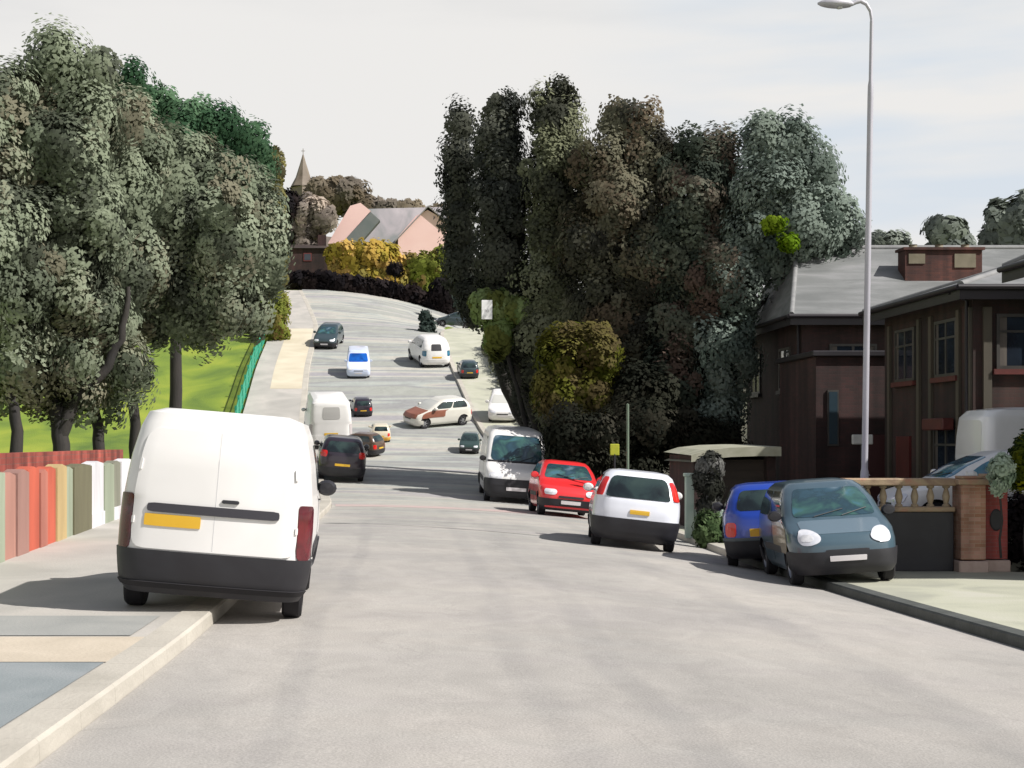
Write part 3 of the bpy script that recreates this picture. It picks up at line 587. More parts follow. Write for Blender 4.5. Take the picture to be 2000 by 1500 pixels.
# ------------------------------------------------------------------ foliage
def leafmat(name, cols, rough=.75):
    if name in MATS: return MATS[name]
    m = mat(name, cols, rough=rough, attr='tone', spec=.08); t = m.node_tree; b = t.nodes['Principled BSDF']; o = t.nodes['Material Output']
    src = b.inputs['Base Color'].links[0].from_socket
    tr = t.nodes.new('ShaderNodeBsdfTranslucent'); t.links.new(src, tr.inputs[0]); ms = t.nodes.new('ShaderNodeMixShader'); ms.inputs[0].default_value = .32
    t.links.new(b.outputs[0], ms.inputs[1]); t.links.new(tr.outputs[0], ms.inputs[2]); t.links.new(ms.outputs[0], o.inputs[0]); return m
def leaves(rng, blobs, dab=.5, n_leaf=46, leaf=.13, dens=1.0, core=.5, patch=None):
    patch = patch or dab*1.7
    """blobs: (cx,cy,cz, rx,ry,rz). Leaf clumps spread through and over every blob; each clump has its own tone"""
    V = []; T = []; NN = []
    sl_ = []
    for (cx, cy, cz, rx, ry, rz) in blobs:
        n = max(3, int(4*math.pi*rx*rz/(patch*patch))); d = rng.normal(size=(n, 3)); d /= np.linalg.norm(d, axis=1)[:, None]
        p = np.array([cx, cy, cz])+d*np.array([rx, ry, rz])*.9
        sl_.append(np.concatenate([p*1.0, rng.beta(1.1, 1.1, n)[:, None], rng.normal(size=(n, 3))*.35], axis=1))
    seeds = np.concatenate(sl_)
    for (cx, cy, cz, rx, ry, rz) in blobs:
        area = 4*math.pi*((rx*ry)**1.6+(rx*rz)**1.6+(ry*rz)**1.6)**(1/1.6)/3**(1/1.6)
        nd = max(5, int(dens*area/(dab*dab*1.15)))
        for shell in range(2):
            n = nd if shell == 0 else int(nd*core)
            d = rng.normal(size=(n, 3)); d /= np.linalg.norm(d, axis=1)[:, None]
            rad = rng.uniform(.78, 1.02, n) if shell == 0 else rng.uniform(.2, .7, n)
            cen = np.array([cx, cy, cz]) + d*rad[:, None]*np.array([rx, ry, rz])
            sd_ = seeds[:, :3]; idx = np.argmin(((cen[:, None, :]-sd_[None])**2).sum(2), axis=1)
            tone = np.clip(seeds[idx, 3] + rng.normal(size=n)*.07, 0.02, .98); tilt = seeds[idx, 4:7]
            size = dab*rng.uniform(.55, 1.35, n)
            k = n_leaf if shell == 0 else n_leaf//2
            e = rng.normal(size=(n, k, 3)); e /= np.linalg.norm(e, axis=2)[:, :, None]
            rr = rng.uniform(.45, 1.0, (n, k))**.7
            pos = cen[:, None, :] + e*rr[:, :, None]*size[:, None, None]*np.array([.9, .9, 1.1])
            nrm = e*.75 + d[:, None, :]*.9 + tilt[:, None, :]*1.3 + np.array([.06, -.25, .12]) + rng.normal(size=(n, k, 3))*.17; nrm /= np.linalg.norm(nrm, axis=2)[:, :, None]
            a = np.cross(nrm, rng.normal(size=(n, k, 3))); a /= np.linalg.norm(a, axis=2)[:, :, None]
            bb = np.cross(nrm, a)
            s = leaf*rng.uniform(.6, 1.35, (n, k, 1))
            q = np.stack([pos-a*s*1.15, pos-bb*s*.7+a*s*.1, pos+a*s*1.15, pos+bb*s*.7+a*s*.1], axis=2).reshape(-1, 4, 3)
            tn = np.repeat(tone, k) + rng.normal(size=n*k)*.03
            sn = e*.45 + d[:, None, :]*.75 + tilt[:, None, :]*.8 + np.array([0, -.1, .12]) + rng.normal(size=(n, k, 3))*.10; sn /= np.linalg.norm(sn, axis=2)[:, :, None]
            V.append(q); T.append(tn); NN.append(sn.reshape(-1, 3))
    q = np.concatenate(V); t = np.clip(np.concatenate(T), 0, 1)
    return (q, np.concatenate(NN)), t
def leafmesh(name, q, t, m, parent=None):
    q, nn = q; n = len(q); me = bpy.data.meshes.new(name)
    me.vertices.add(n*4); me.vertices.foreach_set('co', q.reshape(-1).astype(np.float32))
    me.loops.add(n*4); me.loops.foreach_set('vertex_index', np.arange(n*4, dtype=np.int32))
    me.polygons.add(n); me.polygons.foreach_set('loop_start', np.arange(0, n*4, 4, dtype=np.int32))
    at = me.attributes.new('tone', 'FLOAT', 'FACE'); at.data.foreach_set('value', t.astype(np.float32))
    me.materials.append(m); me.polygons.foreach_set('use_smooth', np.ones(n, dtype=bool)); me.update()
    me.normals_split_custom_set_from_vertices(np.repeat(nn, 4, axis=0).astype(np.float32))
    o = bpy.data.objects.new(name, me); C.objects.link(o)
    if parent: o.parent = parent
    return o
M_BARK = mat('dark_bark', [(.018, .016, .017), (.035, .03, .026)], scale=2, rough=.9, bump=.8, bscale=14, stretch=(1, 1, .3))
M_BARKB = mat('brown_bark', [(.035, .028, .02), (.06, .045, .03)], scale=2, rough=.9, bump=.8, bscale=14, stretch=(1, 1, .3))
def tree(name, x, y, label, pxblobs, m, trunks, seed, group=None, cat='tree', dab=.5, leaf=.066, n_leaf=160, dens=1.0, bark=None, z=None, core=.5, dj=1.0):
    """pxblobs: (px,py,rx,ry,dy) giving where each mass of the crown sits at the tree's own distance; trunks: lists of (px,py,radius_m,dy)"""
    rng = np.random.default_rng(seed); z0 = (surf(x, y) if z is None else z) - .1
    root = empty(name, (x, y, z0), label, cat, group); s = y/F
    bl = []
    for (px, py, rx, ry, dy) in pxblobs:
        Y = y+dy; c = P(px, py, Y); s = Y/F
        bl.append((c[0]-x, c[1]-y, c[2]-z0, rx*s, max(rx, min(ry, rx*1.4))*s*.85*dj, ry*s))
    q, t = leaves(rng, bl, dab, n_leaf, leaf, dens, core)
    leafmesh('crown', q, t, m, root)
    if trunks:
        b = MB()
        for path in trunks:
            pts = []; rad = []
            for i, (px, py, r, dy) in enumerate(path):
                c = P(px, py, y+dy); pts.append((c[0]-x, c[1]-y, (c[2]-z0) if py is not None and py < 9000 else 0)); rad.append(r)
            # refine with a little wander
            fp = []; fr = []
            for i in range(len(pts)-1):
                for k in range(4):
                    u = k/4; w_ = .04 if (i or k) else 0
                    fp.append(tuple(pts[i][j]*(1-u)+pts[i+1][j]*u + random.uniform(-w_, w_) for j in range(3))); fr.append(rad[i]*(1-u)+rad[i+1]*u)
            fp.append(pts[-1]); fr.append(rad[-1]); b.tube(fp, fr, 9)
        b.build('trunk', bark or M_BARK, root, smooth=60)
    return root
def root_of(px, Y): x = (px-800)*Y/F; return x, Y
ML1 = leafmat('leaf_grey_olive', [(.075, .085, .062), (.165, .195, .135), (.225, .258, .18), (.265, .30, .215), (.20, .19, .135)])
ML2 = leafmat('leaf_deep_green', [(.03, .07, .035), (.06, .125, .065), (.10, .18, .10)])
ML3 = leafmat('leaf_dark_olive', [(0.039, 0.039, 0.032), (0.098, 0.098, 0.070), (0.163, 0.157, 0.109), (0.141, 0.109, 0.076)])
ML4 = leafmat('leaf_near_black', [(.045, .05, .045), (.065, .07, .06), (.095, .10, .08)])
ML5 = leafmat('leaf_slate_green', [(0.098, 0.128, 0.107), (0.176, 0.215, 0.187), (0.235, 0.282, 0.244), (0.196, 0.235, 0.196)])
ML6 = leafmat('leaf_olive_yellow', [(0.069, 0.078, 0.010), (0.127, 0.137, 0.020), (0.167, 0.157, 0.039), (0.088, 0.069, 0.029)])
ML7 = leafmat('leaf_gold', [(.30, .24, .04), (.46, .32, .06), (.58, .38, .12), (.26, .22, .06)])
ML8 = leafmat('leaf_bright_olive', [(.14, .16, .03), (.22, .26, .05), (.20, .14, .05)])
ML9 = leafmat('leaf_pinkish_grey', [(0.240, 0.204, 0.180), (0.336, 0.288, 0.252), (0.432, 0.360, 0.300)])
ML10 = leafmat('leaf_dusky_brown', [(.012, .01, .012), (.025, .018, .018)])
ML11 = leafmat('leaf_brown_haze', [(0.120, 0.096, 0.066), (0.204, 0.168, 0.120), (0.168, 0.144, 0.120)])
ML12 = leafmat('leaf_pale_green', [(.17, .24, .08), (.28, .36, .15), (.16, .18, .05)])
ML13 = leafmat('leaf_lime', [(0.112, 0.196, 0.007), (0.154, 0.224, 0.014)])
GL = 'grey green trees on the lawn to the left'; GR = 'dark trees on the right of the road'
Y1 = 37
def gpy(px, Y):
    x = (px-800)*Y/F; return 860 + (EYE-gz(x, Y)+.1)*F/Y
def T(pxg, Y): return (pxg-800)*Y/F
tree('broadleaf_tree', T(28, 38), 38, 'grey green tree at the left edge of the picture, with one slim dark trunk',
     [(-60, 300, 90, 170, 0), (10, 330, 80, 170, .5), (-30, 480, 90, 130, -.5), (30, 560, 60, 110, -.3), (0, 200, 70, 80, 0), (20, 690, 34, 60, 0), (-60, 640, 70, 90, 0), (50, 460, 60, 90, 0), (55, 720, 26, 50, .5), (70, 760, 22, 40, 1), (5, 750, 22, 44, 1)], ML1,
     [[(28, gpy(28, 38), .21, 0), (34, 840, .15, 0), (20, 760, .13, 0), (12, 640, .12, 0), (10, 420, .07, 0)]], 11, GL)
tree('broadleaf_tree', T(118, 39), 39, 'tallest grey green tree on the left, with a thick forked trunk',
     [(115, 140, 52, 68, 0), (70, 215, 70, 80, .5), (165, 240, 60, 80, 0), (120, 330, 80, 100, -.6), (60, 420, 70, 90, 0), (170, 440, 70, 100, -.3), (110, 560, 80, 90, -.4), (70, 620, 55, 80, 0), (170, 600, 60, 90, .3), (140, 700, 40, 60, 0), (118, 735, 34, 62, 0), (162, 770, 26, 46, .4), (240, 720, 30, 46, .6), (190, 150, 30, 35, 0)], ML1,
     [[(122, gpy(122, 39), .24, 0), (118, 870, .22, 0), (108, 790, .20, 0), (84, 710, .14, 0), (100, 620, .12, 0), (110, 300, .06, 0)],
      [(118, 850, .20, 0), (145, 780, .17, 0), (200, 730, .13, 0), (238, 660, .11, 0), (250, 560, .06, 0)]], 12, GL)
tree('broadleaf_tree', T(195, 41), 41, 'grey green tree with a leaning dark trunk, third along behind the red garden wall',
     [(250, 260, 55, 70, 0), (230, 380, 60, 90, -.4), (290, 330, 40, 80, .4), (250, 520, 60, 90, 0), (220, 640, 45, 70, 0), (218, 750, 28, 58, 0), (190, 330, 40, 60, 0), (262, 720, 24, 40, .5)], ML1,
     [[(192, gpy(192, 41), .18, 0), (193, 860, .16, 0), (180, 780, .14, 0), (205, 700, .10, 0), (240, 560, .09, 0), (250, 330, .05, 0)]], 13, GL)
tree('broadleaf_tree', T(262, 43), 43, 'broad grey green tree nearest the white van, its crown hanging towards the road',
     [(360, 335, 58, 66, 0), (440, 375, 60, 76, 0), (500, 415, 46, 76, .3), (340, 420, 60, 90, -.5), (430, 450, 70, 100, -.6), (505, 480, 42, 110, 0), (350, 560, 70, 80, -.2), (440, 570, 66, 76, -.3), (492, 585, 32, 70, 0), (300, 620, 50, 56, 0), (385, 630, 44, 46, 0), (310, 310, 36, 50, 0)], ML1,
     [[(262, gpy(262, 43), .17, 0), (262, 830, .15, 0), (250, 720, .14, 0), (238, 650, .12, 0), (300, 520, .10, 0), (360, 380, .05, 0)], [(238, 660, .12, 0), (330, 600, .09, 0), (430, 520, .05, 0)]], 14, GL)
tree('broadleaf_tree', T(340, 52), 52, 'fresh green tree whose top shows above the grey green trees on the left',
     [(262, 185, 42, 48, 0), (300, 222, 42, 50, 0), (360, 240, 50, 44, 0), (430, 262, 50, 50, 0), (488, 312, 38, 58, 0), (340, 340, 110, 100, 0), (450, 400, 70, 100, 0), (300, 500, 120, 120, 0)], ML2,
     [[(340, gpy(340, 52), .25, 0), (345, 700, .2, 0), (345, 400, .08, 0)]], 15)
tree('slim_tree', T(538, 95), 95, 'narrow brown olive tree rising between the left trees and the pink house', [(538, 330, 10, 40, 0), (540, 420, 13, 60, 0), (545, 520, 12, 50, 0), (540, 600, 12, 60, 0), (536, 630, 12, 20, 0)],
     leafmat('leaf_brown_olive', [(.10, .09, .05), (.16, .15, .06), (.22, .2, .07)]), [[(536, gpy(536, 95), .08, 0), (538, 400, .04, 0)]], 16, dab=.35, leaf=.12)
# right-hand trees
def rt(label, pxg, Y, bl, m, tr, seed, **k):
    return tree(k.pop('name', 'broadleaf_tree'), T(pxg, Y), Y, label, bl, m, tr, seed, group=GR, **k)
rt('thin near black conifer leaning over the road at the left of the dark trees', 1042, 56,
   [(900, 240, 24, 30, 0), (900, 330, 28, 70, 0), (898, 430, 28, 80, 0), (910, 520, 32, 70, 0), (930, 590, 26, 50, 0)], ML4,
   [[(1060, gpy(1060, 56), .30, 0), (1036, 850, .24, 0), (990, 760, .20, 0), (962, 660, .18, 0), (944, 590, .16, 0), (922, 520, .13, 0), (902, 300, .06, 0)]], 21, name='conifer_tree')
rt('dark pointed tree second from the left in the right hand row', 1062, 54,
   [(985, 215, 28, 34, 0), (975, 290, 44, 70, 0), (985, 390, 52, 90, -.3), (975, 500, 48, 80, 0), (985, 590, 40, 50, 0), (1010, 660, 36, 60, 0), (1030, 740, 24, 50, .6), (1050, 800, 22, 44, .6), (1072, 850, 26, 34, .6), (1000, 690, 22, 40, .8)], ML4,
   [[(1075, gpy(1075, 54), .26, 0), (1058, 850, .22, 0), (1020, 740, .18, 0), (990, 560, .14, 0), (985, 250, .05, 0)]], 22, name='conifer_tree')
rt('tallest tree of the right hand row, olive green with a rounded point', 1105, 53,
   [(1075, 205, 38, 46, 0), (1095, 270, 48, 60, 0), (1080, 350, 55, 80, -.3), (1100, 450, 62, 80, 0), (1070, 560, 55, 80, 0), (1100, 660, 60, 70, 0), (1050, 640, 40, 60, 0), (1075, 740, 40, 60, 0), (1100, 800, 40, 50, 0)],
   leafmat('leaf_mid_olive', [(0.056, 0.059, 0.045), (0.158, 0.169, 0.101), (0.225, 0.236, 0.158)]),
   [[(1105, gpy(1105, 53), .30, 0), (1100, 780, .24, 0), (1090, 600, .18, 0), (1080, 300, .06, 0)]], 23)
rt('brown olive round topped tree in the middle of the right hand row', 1215, 51,
   [(1235, 250, 50, 42, 0), (1180, 320, 56, 60, 0), (1270, 320, 50, 60, 0), (1220, 400, 80, 80, -.5), (1160, 480, 60, 80, 0), (1260, 510, 80, 90, -.4), (1190, 600, 80, 80, 0), (1270, 660, 60, 80, 0), (1180, 700, 60, 60, 0)], ML3,
   [[(1225, gpy(1225, 51), .30, 0), (1220, 760, .24, 0), (1215, 560, .18, 0), (1225, 300, .06, 0)], [(1220, 700, .14, 0), (1150, 620, .09, 0), (1110, 560, .04, 0)]], 24)
rt('very dark broad tree between the round topped tree and the slate green one', 1345, 50,
   [(1340, 320, 60, 52, 0), (1400, 310, 50, 45, 0), (1370, 400, 80, 80, -.4), (1330, 500, 80, 90, 0), (1400, 540, 70, 90, -.5), (1350, 640, 80, 80, 0), (1320, 740, 60, 80, 0)],
   leafmat('leaf_black_green', [(0.038, 0.049, 0.038), (0.081, 0.097, 0.073), (0.135, 0.149, 0.113), (0.135, 0.095, 0.076)]),
   [[(1350, gpy(1350, 50), .30, 0), (1350, 740, .22, 0), (1360, 520, .16, 0), (1380, 350, .06, 0)], [(1365, 700, .12, 0), (1440, 640, .09, 0), (1500, 580, .07, 0), (1585, 540, .03, 0)]], 25)
sg = rt('slate green tree with spreading crown beside the street lamp', 1470, 49,
   [(1500, 285, 50, 45, 0), (1550, 290, 45, 50, 0), (1590, 350, 50, 60, 0), (1500, 370, 60, 70, -.4), (1560, 430, 80, 70, -.5), (1640, 450, 38, 60, 0), (1610, 480, 45, 40, 0), (1470, 450, 60, 80, 0), (1500, 510, 40, 30, 0), (1440, 560, 50, 70, 0), (1420, 700, 54, 90, 0), (1410, 800, 50, 60, 0), (1570, 498, 26, 18, 0)], ML5,
   [[(1440, gpy(1440, 49), .25, 0), (1430, 760, .2, 0), (1460, 600, .15, 0), (1530, 400, .06, 0)]], 26)
rt('olive and moss green bush below the tall trees, beside the sage post', 1150, 49,
   [(1110, 700, 55, 55, 0), (1160, 690, 46, 60, 0), (1090, 770, 45, 50, 0), (1165, 770, 45, 55, 0), (1130, 820, 45, 40, 0)], ML6, [[(1140, gpy(1140, 49), .12, 0), (1135, 780, .06, 0)]], 27, name='bush', cat='bush', dab=.4)
rt('pale green bush sticking out over the hill pavement beside the white notice', 1000, 53,
   [(960, 600, 34, 24, 0), (1010, 612, 36, 24, 0), (1048, 622, 22, 14, 0), (975, 655, 26, 38, 0)], ML12, [[(1062, gpy(1062, 53), .1, 0), (1010, 760, .08, 0), (980, 650, .05, 0)]], 28, name='bush', cat='bush', dab=.3, leaf=.1)
rt('near black undergrowth bush under the right hand trees', 1250, 47.5,
   [(1120, 850, 52, 45, 0), (1180, 860, 60, 45, 0), (1260, 850, 80, 55, 0), (1340, 860, 60, 50, 0), (1400, 900, 60, 60, 0), (1260, 780, 60, 50, .8), (1130, 900, 50, 50, 0), (1200, 920, 80, 50, 0)], leafmat('leaf_shade', [(.015, .017, .012), (.028, .03, .02), (.04, .038, .028)]), None, 29, name='bush', cat='bush', dab=.45)
def lime():
    bl = []
    for px, py, rx, ry in ((1512, 438, 20, 9), (1538, 474, 15, 13)):
        c = P(px, py, 46.9); k = 46.9/F; o = sg.location; bl.append((c[0]-o.x, c[1]-o.y, c[2]-o.z, rx*k, .3, ry*k))
    q, t = leaves(np.random.default_rng(30), bl, .2, 60, .06, 1.0, .5); leafmesh('young_leaves', q, t, ML13, sg)
lime()
# olive bushes beside the left hill pavement
def bush(label, px, Y, bl, m, seed, name='bush', dab=.4, leaf=.1, **k):
    k.setdefault('n_leaf', 60); return tree(name, T(px, Y), Y, label, bl, m, [[(px, gpy(px, Y), .07, 0), (px, bl[0][1], .03, 0)]], seed, cat='bush', dab=dab, leaf=leaf, **k)
bush('olive bush at the left edge of the upper hill pavement', 535, 92, [(535, 630, 22, 40, 0), (545, 600, 16, 20, 0), (530, 670, 16, 22, 0), (548, 650, 16, 12, 0)], ML8, 41)
bush('golden bush in front of the grey roof of the pink house', 690, 126, [(680, 505, 36, 26, 0), (730, 502, 44, 22, 0), (690, 530, 46, 26, 0), (755, 525, 34, 30, 0), (765, 550, 30, 22, 0), (720, 545, 40, 22, 0)], ML7, 43, dab=.6, leaf=.2)
bush('olive green bush in front of the right pink gable', 840, 127, [(830, 530, 50, 30, 0), (860, 515, 36, 26, 0), (835, 560, 34, 28, 0), (885, 540, 22, 36, 0), (800, 550, 30, 24, 0)], ML8, 44, dab=.6, leaf=.2)
bush('near black round bush at the right end of the dark hedge', 870, 119, [(872, 580, 30, 32, 0)], ML10, 45, dab=.5, leaf=.16)
bush('small near black bush set in the golden shrubs', 772, 122.5, [(772, 528, 14, 10, 0)], ML10, 46, dab=.3)
bush('pinkish grey round tree left of the pink house', 600, 134, [(610, 425, 42, 34, 0), (585, 440, 28, 30, 0), (598, 470, 24, 24, 0)], ML9, 47, name='round_tree', dab=.6, leaf=.2)
bush('small dark brown round tree beside the left hand trees', 562, 133, [(562, 402, 22, 28, 0), (560, 450, 10, 26, 0)], ML10, 48, name='round_tree', dab=.5, leaf=.18)
bush('dark shrub standing by the white car near the hill top', 836, 98, [(836, 645, 13, 22, 0), (832, 618, 9, 9, 0)], leafmat('leaf_dark_slate', [(.03, .045, .04), (.05, .07, .06)]), 49, dab=.3)
bush('grey green tree standing on the right end of the hedge beneath the conifer', 905, 112, [(905, 565, 16, 40, 0)], ML5, 51, dab=.5, leaf=.16)
# brown wooded ridge round the church
b_ = tree('wooded_ridge', T(660, 168), 168, '', [(640, 385, 40, 30, 0), (680, 385, 38, 26, 0), (612, 410, 26, 30, 0), (720, 415, 40, 20, 0), (780, 425, 60, 18, 0), (850, 430, 30, 16, 2)], ML11, None, 52, dab=.9, leaf=.28)
tag(b_, 'brown wooded ridge behind the pink house, beside the stone spire', 'woodland')
# near black clipped hedge across the hill top
def hedge_strip(name, label, pts, h, wd, m, seed, dab=.45, leaf=.14, group=None):
    rng = np.random.default_rng(seed); bl = []
    x0, y0 = pts[0][0], pts[0][1]; z0 = surf(x0, y0)-.1
    root = empty(name, (x0, y0, z0), label, 'hedge', group)
    for (xa, ya), (xb, yb) in zip(pts[:-1], pts[1:]):
        L = math.hypot(xb-xa, yb-ya); n = max(1, int(L/(h*.6)))
        for i in range(n):
            u = (i+.5)/n; x = xa+(xb-xa)*u; y = ya+(yb-ya)*u; hh = h*rng.uniform(.85, 1.15)
            bl.append((x-x0, y-y0, gz(x, y)-z0+hh*.5, h*.5, wd/2, hh*.55))
    q, t = leaves(rng, bl, dab, 40, leaf, 1.0, .7); leafmesh('foliage', q, t, m, root); return root
hedge_strip('hedge', 'near black clipped hedge running across the top of the hill', [(-10.2, 121), (-6, 120.4), (0, 119.5), (3.2, 118.5)], 1.0, 1.0, ML10, 61, leaf=.18)
hedge_strip('hedge', 'dark hedge at the right edge of the picture beside the brick gate pillars', [(9.75, 25.8), (11.8, 25.6), (12.6, 25.4)], 1.2, .7, ML10, 62, dab=.2, leaf=.05)
hedge_strip('hedge', 'low olive growth along the outer edge of the right hill pavement', [(XR(y)+2.75, y) for y in (61, 66, 72, 78, 84, 90)], .8, .8, leafmat('leaf_mid_olive', []), 65, leaf=.1)
tree('bush', T(2000, 24), 24, 'olive topped dark bush leaning in at the right edge in front of the white van', [(2010, 905, 36, 44, 0), (2020, 880, 34, 30, 0), (1990, 930, 18, 30, 0)],
     leafmat('leaf_moss', [(.02, .035, .01), (.06, .08, .01), (.22, .22, .01)]), [[(2005, 1090, .04, 0), (2005, 930, .02, 0)]], 63, cat='bush', dab=.14, leaf=.04, n_leaf=60)
tree('bush', T(1955, 23.8), 23.8, 'small mint green bush between the red gate pillar and the dark hedge', [(1955, 925, 20, 34, 0)], leafmat('leaf_mint', [(.25, .33, .24), (.42, .50, .40)]), [[(1955, 1090, .02, 0), (1955, 940, .015, 0)]], 64, cat='bush', dab=.1, leaf=.035, n_leaf=50)
# far trees beyond the right hand roofs
for px, py, rx, ry, Y, lab, sd in ((1850, 458, 36, 22, 90, 'pale grey green round tree top above the brick chimney', 71), (1955, 460, 26, 50, 80, 'pale grey green tree top between the chimney and the nearest roof', 72), (1995, 430, 26, 50, 76, 'pale grey green tree top at the right edge above the nearest roof', 73), (1730, 480, 34, 14, 92, 'pale grey green tree top just right of the street lamp', 74)):
    tree('distant_tree', T(px, Y), Y, lab, [(px, py, rx, ry, 0), (px+8, py+40, rx, ry, 0)], leafmat('leaf_hazy', [(.16, .18, .16), (.24, .27, .23)]), [[(px, gpy(px, Y), .25, 0), (px, py, .08, 0)]], sd, group='distant tree tops above the right hand roofs', dab=.6, leaf=.2)

# ------------------------------------------------------------------ buildings
M_SLATE_R = mat('grey_roof_tiles', [(.12, .125, .125), (.16, .165, .165), (.21, .21, .215)], scale=1.2, rough=.7, bump=.5, bscale=12, stretch=(.5, 1, 3))
M_BRICKD = brick_mat('dark_red_brick', (.042, .017, .016), (.028, .014, .013), (.024, .018, .016))
M_BRICKB = brick_mat('brown_brick', (.040, .017, .014), (.03, .018, .014), (.025, .02, .017))
M_BRICKC = brick_mat('chimney_brick', (.09, .03, .022), (.06, .022, .018), (.05, .03, .03), 5)
M_FASCIA = mat('dark_fascia', [(.012, .01, .014), (.02, .016, .02)], rough=.5)
M_WINF = mat('grey_window_frame', [(.035, .033, .03), (.055, .05, .045)], scale=3, rough=.5)
M_PANE = mat('dark_window_pane', [(.012, .014, .02), (.02, .03, .045)], scale=1.2, rough=.05, coat=.4)
M_REDSILL = mat('red_sill', [(.07, .014, .012), (.11, .02, .015)], scale=3, rough=.6)
def house(name, label, x0, x1, y0, y1, ze, zr, mw, windows_w=(), windows_s=(), zb=-.6, inset=2.4, doors=(), rins=None):
    """walls, hipped roof with eaves and fascia, recessed windows; west (street) face at x0, near face at y0"""
    root = empty(name, (x0, y0, zb), label, 'house')
    b = MB(); W, D, H = x1-x0, y1-y0, ze-zb
    b.box(0, W, 0, D, 0, H); b.build('wall', mw, root)
    e = .42; rz = zr-zb; r = MB()
    ins = min(inset, D/2-.2, 99)
    if D >= W: ins = W/2 + e; R1, R2 = (W/2, -e+ins, rz), (W/2, D+e-ins, rz)
    if D < W: ins = D/2+e; R1, R2 = (-e+ins, D/2, rz), (W+e-ins, D/2, rz)
    if rins and D < W: R1, R2 = (-e+rins, D/2, rz), (W+e-rins, D/2, rz)
    A, B_, Cc, Dd = (-e, -e, H), (W+e, -e, H), (W+e, D+e, H), (-e, D+e, H)
    low = [(p[0], p[1], p[2]-.10) for p in (A, B_, Cc, Dd)]
    if D >= W: fs = [(0, 1, 4), (1, 2, 5, 4), (2, 3, 5), (3, 0, 4, 5)]
    else: fs = [(0, 1, 5, 4), (1, 2, 5), (2, 3, 4, 5), (3, 0, 4)]
    r.add([A, B_, Cc, Dd, R1, R2]+low, fs+[(0, 6, 7, 1), (1, 7, 8, 2), (2, 8, 9, 3), (3, 9, 6, 0), (6, 9, 8, 7)])
    roof = r.build('roof', M_SLATE_R, root)
    # ridge and hip tiles
    h = MB(); h.tube([R1, R2], .09, 8)
    for c, rr in ((A, R1), (B_, R1 if D >= W else R2), (Cc, R2), (Dd, R2 if D >= W else R1)): h.tube([c, rr], .08, 8)
    h.build('ridge_tiles', mat('ridge_tile', [(.16, .16, .165), (.22, .22, .22)], scale=3), roof, smooth=60)
    f = MB(); t = .03
    f.box(-e-t, -e, -e-t, D+e+t, H-.32, H-.02); f.box(-e, W+e+t, -e-t, -e, H-.32, H-.02)
    f.build('fascia', M_FASCIA, root)
    g = MB(); g.tube([(-e-.09, -e-.09, H-.06), (-e-.09, D+e, H-.06)], .06, 8); g.tube([(-e-.09, -e-.09, H-.06), (W+e, -e-.09, H-.06)], .06, 8); g.tube([(-.08, .15, 0), (-.08, .15, H-.3), (-e-.05, .15, H-.12)], .045, 8)
    g.build('gutter', M_FASCIA, root, smooth=60)
    def win(face, u, z, ww, hh, frame, pane, sill):
        b = MB(); t = .07
        def bx(bb, u0, u1, z0, z1, d0, d1):
            if face == 'w': bb.box(-d1, -d0, u0, u1, z0, z1)
            else: bb.box(u0, u1, -d1, -d0, z0, z1)
        bx(b, u-ww/2, u-ww/2+t, z, z+hh, .0, .05); bx(b, u+ww/2-t, u+ww/2, z, z+hh, .0, .05); bx(b, u-ww/2+t, u+ww/2-t, z, z+t, .0, .05); bx(b, u-ww/2+t, u+ww/2-t, z+hh-t, z+hh, .0, .05)
        bx(b, u-t/2, u+t/2, z+t, z+hh-t, .0, .045); bx(b, u-ww/2+t, u-t/2, z+hh*.66, z+hh*.66+.05, 0, .04); bx(b, u+t/2, u+ww/2-t, z+hh*.66, z+hh*.66+.05, 0, .04)
        w_ = b.build('window', frame, root)
        p = MB(); bx(p, u-ww/2+t, u+ww/2-t, z+t, z+hh-t, .004, .018); p.build('pane', pane, w_)
        if zr > 5.5:
            for c0, c1 in ((u-ww/2+t, u-ww/2+t+.16), (u+ww/2-t-.16, u+ww/2-t)):
                q = MB(); bx(q, c0, c1, z+t, z+hh-t, .0185, .0205); q.build('curtain', mat('dim_curtain', [(.06, .05, .045), (.10, .085, .07)], scale=6, stretch=(1, 1, .1)), w_)
        s = MB(); bx(s, u-ww/2-.08, u+ww/2+.08, z-.12, z-.004, .0, .12); s.build('sill', sill, w_)
    for a in windows_w: win('w', *a)
    for a in windows_s: win('s', *a)
    for (face, u, ww, hh, m) in doors:
        b = MB()
        if face == 'w': b.box(-.06, -.0, u-ww/2, u+ww/2, .1, hh)
        else: b.box(u-ww/2, u+ww/2, -.06, -.0, .1, hh)
        d = b.build('door', m, root)
        k = MB(); k.lathe([(0, 0), (.03, .01), (.03, .03), (0, .05)], n=10)
        k.build('handle', M_RIM, d, loc=((-.1, u+ww*.35, hh*.5) if face == 'w' else (u+ww*.35, -.1, hh*.5)))
    return root, roof
M_DOORR = mat('red_door', [(.08, .015, .014), (.11, .02, .018)], scale=2, rough=.4)
M_DOORB = mat('dark_blue_door', [(.03, .05, .07)], rough=.4)
G0 = -.45
# middle house: brown, with bays
hB, rB = house('house', 'brown brick house with low grey hipped roof and red window sills behind the street lamp', 12.25, 18.5, 33.4, 39.6, 4.95, 6.05, M_BRICKB,
     windows_w=[(1.6, 3.5, 1.5, 1.3, M_WINF, M_PANE, M_REDSILL), (4.5, 3.5, 1.5, 1.3, M_WINF, M_PANE, M_REDSILL), (1.6, 1.0, 1.6, 1.4, M_WINF, M_PANE, M_REDSILL)],
     windows_s=[(1.15, 3.6, 1.3, 1.2, M_WINF, M_PANE, M_REDSILL), (1.1, 1.05, 1.4, 1.3, M_WINF, M_PANE, M_REDSILL)], doors=[('w', 4.6, 1.0, 2.15, M_DOORR)], zb=G0)
